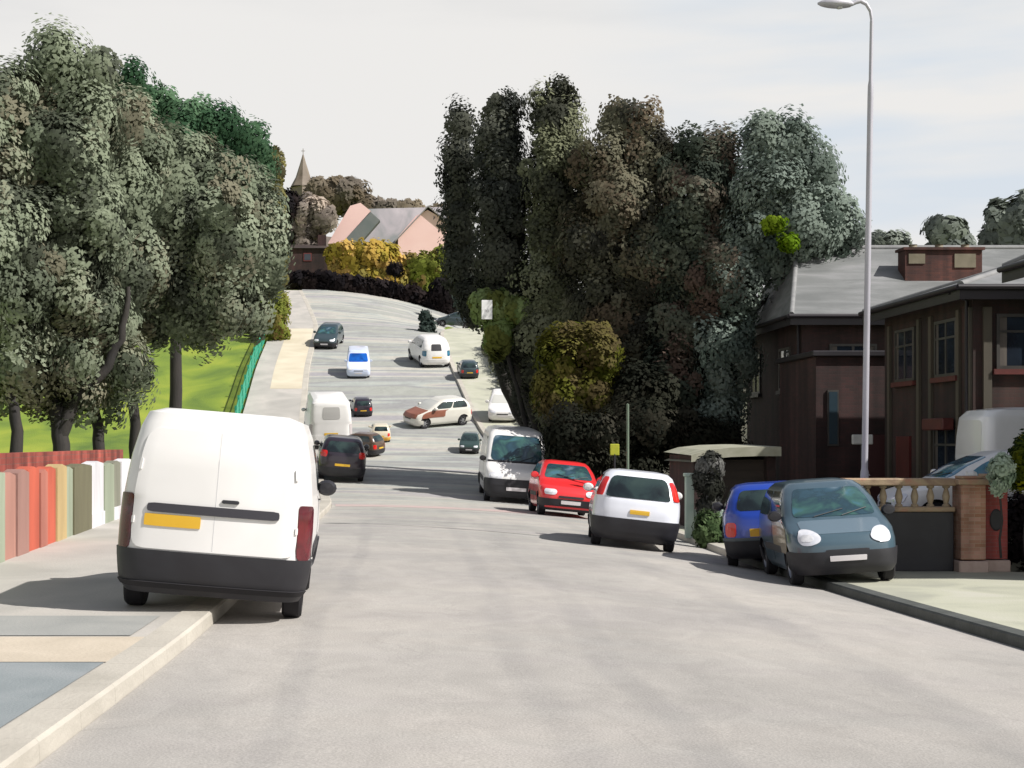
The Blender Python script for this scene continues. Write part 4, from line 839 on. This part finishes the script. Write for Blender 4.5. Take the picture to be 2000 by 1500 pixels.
# pilasters on the two seen faces
b = MB()
for u in (.12, .78, 2.6, 3.45, 5.7): b.box(-.07, -.002, u-.09, u+.09, .02, 4.95)
for u in (.30, 2.05): b.box(u-.09, u+.09, -.07, -.002, .02, 4.95)
b.build('pilasters', mat('olive_render', [(.05, .045, .033), (.08, .065, .045)], scale=1.5, stretch=(1, 1, .2)), hB)
b = MB()
b.box(-.35, -.09, 2.8-1.9, 2.8-.5, 2.28, 2.55); b.build('canopy', M_REDSILL, hB, bevel=.02)
# far house of the row
hA, rA = house('house', 'dark maroon brick house with big grey hipped roof, partly hidden by the slate green tree', 11.6, 23.5, 45.4, 52.8, 5.3, 7.75, M_BRICKD, rins=1.2,
     windows_s=[(1.5, 3.6, 1.4, 1.3, M_WINF, M_PANE, M_FASCIA), (4.2, 3.6, 1.4, 1.3, M_WINF, M_PANE, M_FASCIA), (1.6, 1.0, 1.7, 1.4, M_WINF, M_PANE, M_FASCIA)],
     windows_w=[(2, 3.6, 1.4, 1.3, M_WINF, M_PANE, M_FASCIA), (6, 3.6, 1.4, 1.3, M_WINF, M_PANE, M_FASCIA)], zb=G0)
# chimney on its ridge
b = MB(); b.box(-1.35, 1.0, -.35, .35, -.8, .62); b.box(-1.42, 1.07, -.42, .42, .62, .70)
ch = b.build('chimney', M_BRICKC, rA, loc=(4.9, 1.9, 7.25))
for u in (-1.0, -.2, .6):
    b = MB(); b.lathe([(.14, 0), (.15, .02), (.12, .06), (.12, .1), (.14, .12), (.10, .12), (.10, .03)], n=14); b.build('chimney_pot', mat('olive_clay', [(.14, .12, .08), (.2, .17, .12)], scale=3), ch, smooth=40, loc=(u, 0, .70))
for a in ((-1.25, -.75, .2, .5), (.15, .8, .08, .5)):
    b = MB(); b.box(a[0], a[1], -.38, -.352, a[2], a[3]); b.build('render_patch', mat('olive_clay', []), ch)
# lower wing joining them
b0 = empty('outbuilding', (10.9, 41.2, G0), 'flat topped maroon side building left of the street lamp, in front of the maroon house', 'building')
b = MB(); b.box(0, 2.6, 0, 4.0, 0, 4.3); b.build('wall', M_BRICKD, b0)
b = MB(); b.box(-.12, 2.72, -.12, 4.12, 4.3, 4.45); b.build('roof', M_FASCIA, b0, bevel=.02)
b = MB(); b.box(.3, .6, -.05, -.002, 1.9, 3.4); w1 = b.build('window', M_WINF, b0); b = MB(); b.box(.34, .56, -.065, -.052, 1.95, 3.35); b.build('pane', mat('slate_pane', [(.03, .05, .065)], rough=.2), w1)
b = MB(); b.box(1.3, 2.2, -.05, -.002, .05, 2.2); dd = b.build('door', mat('maroon_door', [(.06, .02, .02)], rough=.5), b0)
b = MB(); b.lathe([(0, 0), (.03, .01), (0, .05)], n=8); b.build('handle', M_RIM, dd, loc=(1.4, -.09, 1.1))
# nearest house, only its corner in view
house('house', 'nearest house at the right edge, showing only its grey roof corner and dark olive wall', 12.42, 19, 21.5, 30.6, 5.1, 6.9, mat('dark_olive_render', [(.045, .045, .035), (.07, .068, .05)], scale=1, stretch=(1, 1, .3)),
      windows_w=[(6.5, 3.4, 1.4, 1.3, M_WINF, M_PANE, M_FASCIA)], zb=G0)
# little white box sign on the brown house
b = MB(); b.box(-.25, .25, -.1, 0, -.12, .12); o = b.build('wall_sign', mat('pale_sign', [(.45, .45, .43), (.55, .55, .52)], scale=6), loc=(10.95, 37.2, 1.62), bevel=.02); 
tag(o, 'small plain pale box sign on a dark post just right of the street lamp', 'sign')
b = MB(); b.tube([(0, -.04, -2.1), (0, -.04, -.12)], .04, 8); b.build('post', M_BLACK, o)
# garage with pale flat roof
gx, gy = 6.75, 36.5; gr = empty('garage', (gx, gy, surf(gx, gy)-.1), 'dark low garage with pale stone coloured roof edge, behind the blue hatchback', 'garage')
b = MB(); b.box(0, .2, 0, 3.4, 0, 1.85); b.box(1.75, 1.95, 0, 3.4, 0, 1.85); b.box(.2, 1.75, 3.2, 3.4, 0, 1.85); b.build('wall', M_BRICKD, gr)
b = MB(); vs = []
prof = [(-.12, 1.86), (.25, 1.98), (.8, 2.04), (1.4, 2.06), (2.0, 2.06)]
b.grid([[(x, -.35, z) for x, z in prof], [(x, 3.6, z+.05) for x, z in prof]]); b.grid([[(x, -.35, z-.22+.06*(x < 0)) for x, z in prof], [(x, -.35, z) for x, z in prof]]); b.grid([[(x, -.35, z-.22+.06*(x < 0)) for x, z in prof], [(x, 3.6, z-.17) for x, z in prof]])
b.build('roof', mat('pale_stone_roof', [(.26, .26, .19), (.36, .35, .28)], scale=2.5), gr)
b = MB(); b.box(.2, 1.75, .3, .34, 0, 1.75)
for k in range(8): b.box(.22, 1.73, .28, .3, .06+k*.21, .22+k*.21)
b.build('garage_door', mat('dark_brown_wood', [(.02, .014, .01), (.035, .024, .018)], scale=2), gr)
tree('bush', 6.55, 33.2, 'pale silvery shrub in front of the dark garage', [(1388, 912, 22, 22, 0), (1372, 930, 13, 20, 0), (1392, 955, 16, 26, 0), (1384, 995, 14, 26, 0)], leafmat('leaf_silver', [(.03, .032, .025), (.06, .062, .055), (.20, .20, .19)]), [[(1388, 1010, .02, 0), (1386, 920, .012, 0)]], 81, cat='bush', dab=.14, leaf=.035)
# sage gate post and low mint wall between the white and the blue hatchbacks
b = MB(); b.box(-.09, .09, -.09, .09, 0, 1.35); b.box(-.12, .12, -.12, .12, 1.35, 1.42); b.box(.09, .75, -.05, .05, .35, .62)
o = b.build('gate_post', mat('mint_paint', [(.36, .46, .40), (.48, .56, .50)], scale=2), loc=(6.12, 33.6, surf(6.12, 33.6)-.02), bevel=.01); tag(o, 'pale mint gate post with a low rail, between the white and the blue hatchbacks', 'gate post')
hedge_strip('hedge', 'low mid green hedge between the white and the blue hatchbacks', [(5.95, 31.9), (7.0, 31.9)], .62, .4, leafmat('leaf_mid_green', [(.06, .10, .04), (.11, .16, .07)]), 82, dab=.1, leaf=.035)

# right garden wall: dark base, balustrade, brick pillars
wx, wy = 7.3, 24.9; wz = surf(7.9, wy)
gw = empty('balustrade_wall', (wx, wy, wz), 'garden wall with black base and tan balustrade beside the slate people carrier', 'wall')
M_TAN = mat('tan_stone', [(.20, .13, .09), (.32, .24, .15), (.36, .16, .11)], scale=3, bump=.3, bscale=20)
b = MB(); b.box(.05, 1.48, -.12, .12, 0, .96); b.build('base', M_BLACK, gw, bevel=.01)
b = MB(); b.box(0, 1.5, -.15, .15, .96, 1.04); b.build('lower_rail', M_TAN, gw, bevel=.015)
b = MB(); b.box(-.3, 1.52, -.17, .17, 1.38, 1.50); b.build('coping', M_TAN, gw, bevel=.02)
for k in range(6):
    b = MB(); b.lathe([(.06, 1.04), (.06, 1.07), (.035, 1.09), (.055, 1.16), (.062, 1.21), (.045, 1.28), (.03, 1.33), (.06, 1.35), (.06, 1.38)], n=14); b.build('baluster', mat('pale_tan_stone', [(.28, .21, .14), (.38, .30, .2)], scale=5), gw, smooth=40, loc=(.12+k*.255, 0, 0))
def pillar(label, x, y, wd, h, m, cap, extra=None):
    r = empty('gate_pillar', (x, y, surf(x, y)-.02), label, 'pillar')
    b = MB(); b.box(-wd/2, wd/2, -wd/2, wd/2, .22, h); b.build('shaft', m, r, bevel=.006)
    b = MB(); b.box(-wd/2-.04, wd/2+.04, -wd/2-.04, wd/2+.04, 0, .2); b.build('plinth', mat('pinkish_stone', [(.40, .29, .24), (.5, .38, .33)], scale=4), r, bevel=.02)
    b = MB(); b.box(-wd/2-.05, wd/2+.05, -wd/2-.05, wd/2+.05, h, h+.09); b.box(-wd/2+.03, wd/2-.03, -wd/2+.03, wd/2-.03, h+.09, h+.14); b.build('cap', cap, r, bevel=.012)
    return r
pillar('tan and pink brick gate pillar at the right end of the balustrade', 9.03, 24.8, .40, 1.42, brick_mat('tan_pink_brick', (.30, .15, .09), (.42, .24, .18), (.36, .28, .2), 5), M_TAN)
pr = pillar('dull red gate pillar with a dark oval opening, beside the dark hedge', 9.47, 25.0, .38, 1.45, brick_mat('dull_red_brick', (.30, .06, .055), (.24, .05, .04), (.2, .1, .09), 5), M_TAN)
b = MB(); b.lathe([(0, 0), (.09, 0), (.105, .01), (.10, .02)], n=20, axis='y'); b.v = [(v[0], v[1]-.215, v[2]*1.7+.85) for v in b.v]; b.build('letter_opening', M_BLACK, pr)

# left garden wall: rendered panels of many colours with a red brick wall behind
def wallpt(t): return (-5.35-.95*t, 19.2+16.5*t)
lw = empty('garden_wall', (*wallpt(0), surf(*wallpt(0))), 'low garden wall of painted sage, pink, orange and white panels beside the left pavement', 'wall')
mat('panel_white', [(.49, .48, .50), (.68, .67, .70)], scale=1.6, stretch=(1, 1, .25), bump=.2, bscale=30)
pan = [(-.35, 'sage', (.30, .34, .25)), (-.1, 'sage', (.30, .34, .25)), (.10, 'pink', (.42, .21, .165)), (.15, 'dusty_pink', (.33, .18, .15)), (.20, 'orange_red', (.50, .10, .055)), (.255, 'pale_red', (.42, .15, .11)), (.29, 'orange_red', (.50, .10, .055)),
       (.33, 'yellow', (.52, .38, .18)), (.385, 'sage', (.30, .34, .25)), (.43, 'olive', (.14, .13, .075)), (.55, 'white', (.62, .61, .64)), (.65, 'sage', (.30, .34, .25)), (.73, 'grey_olive', (.22, .22, .17)), (.80, 'white', (.62, .61, .64)), (.93, 'sage', (.30, .34, .25)), (1.08, '', None)]
pan = [(t-(.05 if t < .3 else .04) if t > 0 else t, a, c) for t, a, c in pan]
ox, oy = wallpt(0); oz = surf(ox, oy)
for i in range(len(pan)-1):
    t0, nm, c = pan[i]; t1 = pan[i+1][0]
    (xa, ya), (xb, yb) = wallpt(t0), wallpt(t1); za, zb_ = surf(xa, ya), surf(xb, yb)
    d = Vector((xb-xa, yb-ya, 0)); dn = d.normalized(); nn = Vector((dn.y, -dn.x, 0)); g = .012; h = 1.16 + .03*math.sin(i*2.1)
    A = Vector((xa, ya, 0))+dn*g; Bp = Vector((xb, yb, 0))-dn*g; th = .1+.025*(i % 2)
    vs = [(A+nn*th), (Bp+nn*th), (Bp-nn*.1), (A-nn*.1)]
    lo = [Vector((v.x-ox, v.y-oy, (za if k in (0, 3) else zb_)-oz-.03)) for k, v in enumerate(vs)]
    # scalloped top edge
    up = [v+Vector((0, 0, h)) for v in lo]; mid = [(up[0]+up[1])/2+Vector((0, 0, .05)), (up[3]+up[2])/2+Vector((0, 0, .05))]
    b = MB(); b.add(lo+up+mid, [(0, 1, 5, 8, 4), (2, 3, 7, 9, 6), (0, 3, 2, 1), (4, 8, 9, 7), (8, 5, 6, 9), (1, 2, 6, 5), (3, 0, 4, 7)])
    b.build('panel', mat('panel_'+nm, [tuple(x*.72 for x in c), c], scale=1.6, stretch=(1, 1, .25), bump=.2, bscale=30), lw)
    if nm in ('olive', 'grey_olive', 'white') and t0 > .4:   # white plinth under these
        b = MB(); th2 = th+.03; q = [(A+nn*th2), (Bp+nn*th2), (Bp+nn*(th+.002)), (A+nn*(th+.002))]
        lo = [Vector((v.x-ox, v.y-oy, (za if k in (0, 3) else zb_)-oz-.03)) for k, v in enumerate(q)]; up = [v+Vector((0, 0, .28)) for v in lo]
        b.add(lo+up, [(0, 1, 5, 4), (1, 2, 6, 5), (2, 3, 7, 6), (3, 0, 4, 7), (4, 5, 6, 7)]); b.build('plinth', mat('panel_white', []), lw)
rw = MB(); n = 24; M_REDW = brick_mat('red_wall_brick', (.34, .075, .055), (.26, .055, .04), (.22, .1, .08), 3)
x0, y0 = -6.0, 18; z0 = surf(x0, y0)
for i in range(n):
    (xa, ya), (xb, yb) = [(-5.95-.95*t, 17+20*t) for t in (i/n, (i+1)/n)]
    za, zb_ = gz(xa, ya), gz(xb, yb); e = .001; h = 1.50
    rw.add([(xa-x0, ya-y0+e, za-z0), (xb-x0, yb-y0-e, zb_-z0), (xb-x0-.25, yb-y0-e, zb_-z0), (xa-x0-.25, ya-y0+e, za-z0), (xa-x0, ya-y0+e, za-z0+h), (xb-x0, yb-y0-e, zb_-z0+h), (xb-x0-.25, yb-y0-e, zb_-z0+h), (xa-x0-.25, ya-y0+e, za-z0+h)],
           [(0, 1, 5, 4), (2, 3, 7, 6), (4, 5, 6, 7), (1, 2, 6, 5), (3, 0, 4, 7)])
o = rw.build('brick_wall', M_REDW, loc=(x0, y0, z0)); tag(o, 'red brick wall behind the painted panels, in front of the tree trunks on the left', 'wall')
# emerald fence along the lawn by the hill pavement
fr = empty('fence', (XL(60)-3.05, 60, gz(-8, 60)), 'thin emerald green fence along the lawn edge beside the hill pavement', 'fence')
b = MB(); posts = MB(); pts = []
for i in range(26):
    y = 62+i*1.35; x = XL(y)-3.05; pts.append((x-fr.location.x, y-60, gz(x, y)-fr.location.z))
for p_, q_ in zip(pts[:-1], pts[1:]):
    for hh in (.2, .55, .9): b.tube([(p_[0], p_[1], p_[2]+hh), (q_[0], q_[1], q_[2]+hh)], .03, 5)
    for k in range(6):
        u = k/6; x, y, z = [p_[j]*(1-u)+q_[j]*u for j in range(3)]; b.box(x-.012, x+.012, y-.05, y+.05, z+.05, z+.95)
M_EM = mat('emerald_paint', [(.01, .22, .13), (.02, .32, .2)], scale=1, rough=.5)
b.build('rails', M_EM, fr)
for p_ in pts[::2]: posts = MB(); posts.box(p_[0]-.05, p_[0]+.05, p_[1]-.05, p_[1]+.05, p_[2]-.1, p_[2]+1.1); posts.build('post', M_EM, fr)
b = MB(); b.lathe([(0, 0), (.26, 0), (.3, .25), (.3, .5), (.22, .72), (0, .8)], n=18); bx_, by_ = T(495, 66), 66
o = b.build('litter_bin', mat('mint_plastic', [(.40, .52, .52), (.55, .63, .64)], scale=3), smooth=50, loc=(bx_, by_, surf(bx_, by_))); tag(o, 'pale mint rounded litter bin at the bottom end of the emerald fence', 'bin')
# white notice on the leaning trunk
ny = 51.0; c = P(951, 605, ny); nb = empty('notice', c, 'small white notice at the left end of the pale green bush over the hill pavement', 'sign')
b = MB(); b.box(-.18, .18, -.02, 0, -.32, .32); pn = b.build('notice_panel', mat('notice_white', [(.8, .8, .8)]), nb, bevel=.01)
b = MB()
for k in range(3): b.box(-.07+k*.05, -.045+k*.05, -.024, -.021, -.08, .02-.03*(k % 2))
b.build('marks', mat('faint_grey_ink', [(.45, .45, .47)]), pn)
b = MB(); b.box(-.03, .03, 0, 2.2, -.05, .05); b.build('bracket', M_BARKB, nb)

# houses on the hill
M_PINK = mat('pink_render', [(.80, .53, .50), (.84, .58, .55)], scale=.4, rough=.8, bump=.15, bscale=20)
M_ROOFH = mat('pale_grey_slates', [(.17, .18, .18), (.27, .25, .26), (.34, .31, .32)], scale=.5, rough=.8, stretch=(1, .6, .5))
Yh = 136; z = gz(0, Yh)
hx0, hx1 = T(628, Yh), T(700, Yh)
ph = empty('house', (0, Yh, z), 'pink rendered house with pale grey roof and two pink gables on the hill top', 'house')
def px3(px, py, dy=0): c = P(px, py, Yh+dy); return (c[0], c[1]-Yh, c[2]-z)
g1 = [px3(775, 530), px3(880, 530), px3(874, 432), px3(835, 410), px3(812, 422), px3(778, 462)]
b = MB(); bk = [(p[0], p[1]+5, p[2]) for p in g1]; n = len(g1); b.add(g1+bk, [tuple(range(n)), tuple(range(2*n-1, n-1, -1))]+[(i, (i+1) % n, (i+1) % n+n, i+n) for i in range(n)]); b.build('gable_wall', M_PINK, ph)
# main range behind the gables
A1, A2 = px3(655, 475, 1.2), px3(800, 475, 1.2); R1, R2 = px3(715, 408, 4.2), px3(835, 404, 4.2)
b = MB(); lo1 = (A1[0], A1[1]+.3, -.5); lo2 = (A2[0]+2.5, A2[1]+.3, -.5)
b.box(A1[0]+.3, A2[0]+3.6, A1[1]+.4, A1[1]+6, -.5, A1[2]-.12); b.build('wall', M_PINK, ph)
b = MB(); e1, e2 = A1, (A2[0]+3.9, A2[1], A2[2]); r1, r2 = R1, (R2[0]+1.6, R2[1], R2[2]); bk1, bk2 = (e1[0], e1[1]+6.6, e1[2]), (e2[0], e2[1]+6.6, e2[2])
b.add([e1, e2, r2, r1, bk1, bk2]+[(p[0], p[1], p[2]-.12) for p in (e1, e2, bk2, bk1)], [(0, 1, 2, 3), (4, 5, 2, 3), (0, 3, 4), (1, 5, 2), (0, 1, 7, 6), (6, 7, 8, 9)]); rf = b.build('roof', M_ROOFH, ph)
# roof slopes of the right gable
b = MB(); t = .12
for pa, pb in ((px3(772, 470), px3(836, 402)), (px3(836, 402), px3(880, 438))):
    q = [(pa[0], -.3, pa[2]), (pb[0], -.3, pb[2]), (pb[0], 5.2, pb[2]), (pa[0], 5.2, pa[2])]; b.add(q+[(v[0], v[1], v[2]-t) for v in q], [(0,1,2,3), (4,7,6,5), (0,1,5,4), (1,2,6,5), (2,3,7,6), (3,0,4,7)])
b.build('gable_roof', M_ROOFH, ph)
g2 = [px3(640, 476, -.4), px3(668, 474, -.4), px3(724, 412, -.4), px3(704, 396, -.4), px3(684, 402, -.4)]
b = MB(); bk = [(p[0], p[1]+1.5, p[2]) for p in g2]; n = len(g2); b.add(g2+bk, [tuple(range(n)), tuple(range(2*n-1, n-1, -1))]+[(i, (i+1) % n, (i+1) % n+n, i+n) for i in range(n)]); b.build('gable_wall', M_PINK, ph)
b = MB(); q = [px3(664, 478, -.45), px3(700, 478, -.45), px3(742, 430, -.45), px3(724, 414, -.45)]; bk = [(p[0], p[1]+1.4, p[2]) for p in q]; b.add(q+bk, [(0,1,2,3), (4,7,6,5), (0,1,5,4), (1,2,6,5), (2,3,7,6), (3,0,4,7)]); b.build('dormer_roof', mat('blue_grey_slates', [(.13, .15, .15), (.17, .18, .18)]), ph)
dh, dr = None, None
Yd = 131; dz_ = gz(T(598, Yd), Yd)
dh = empty('house', (T(556, Yd), Yd, dz_-.4), 'dark brown low house between the left trees and the golden bush', 'house')
b = MB(); b.box(0, T(642, Yd)-T(556, Yd), 0, 4, 0, P(0, 485, Yd)[2]-dz_+.4); b.build('wall', M_BRICKD, dh)
b = MB(); ww = T(642, Yd)-T(556, Yd); hh = P(0, 485, Yd)[2]-dz_+.4
b.add([(-.2, -.2, hh), (ww+.2, -.2, hh), (ww+.2, 4.2, hh), (-.2, 4.2, hh), (.6, 2, hh+.6), (ww-.6, 2, hh+.6)], [(0,1,5,4), (1,2,5), (2,3,4,5), (3,0,4), (0,3,2,1)]); b.build('roof', mat('dark_brown_tiles', [(.03, .022, .022), (.05, .035, .03)]), dh)
b = MB(); b.box(1.6, 2.3, -.04, -.002, hh-1.1, hh-.4); wd_ = b.build('window', mat('dark_red_frame', [(.12, .02, .02)]), dh); b = MB(); b.box(1.68, 2.22, -.05, -.042, hh-1.02, hh-.48); b.build('pane', M_PANE, wd_)
b = MB(); b.box(ww-1.0, ww-.3, 1.2, 1.9, hh, hh+1.3); b.build('chimney', M_BRICKD, dh)
# church spire
Ys = 176; sz = 21.0; cs = empty('church', (T(592, Ys), Ys, sz), 'brown stone church spire rising beside the left trees above the ridge', 'church')
M_STONE = mat('brown_stone', [(.13, .10, .075), (.2, .165, .13)], scale=.7, bump=.3)
b = MB(); top = P(590, 302, Ys)[2]-sz; sh = P(590, 365, Ys)[2]-sz
b.lathe([(1.5, -1), (1.5, sh-.2), (1.6, sh-.1), (1.4, sh)], n=4); b.build('tower', M_STONE, cs)
b = MB(); b.lathe([(1.45, sh), (.85, sh+(top-sh)*.3), (.38, sh+(top-sh)*.7), (.06, top)], n=8); b.build('spire', M_STONE, cs)
b = MB(); b.tube([(0, 0, top-.1), (0, 0, top+.7)], .035, 6); b.tube([(-.22, 0, top+.42), (.22, 0, top+.42)], .03, 6); b.build('cross', M_STONE, cs)
b = MB(); b.add([(.6, -1.5, 2.2), (5.2, -1.5, 2.0), (5.2, 3, 2.0), (.6, 3, 2.2), (.9, .7, 4.2), (4.6, .7, 3.9)], [(0,1,5,4), (1,2,5), (2,3,4,5), (3,0,4)]); b.build('nave_roof', mat('brown_tiles', [(.10, .08, .07), (.16, .13, .11)]), cs)
b = MB(); b.box(.8, 5.0, -1.3, 2.8, -1, 2.05); b.build('nave_wall', M_STONE, cs)
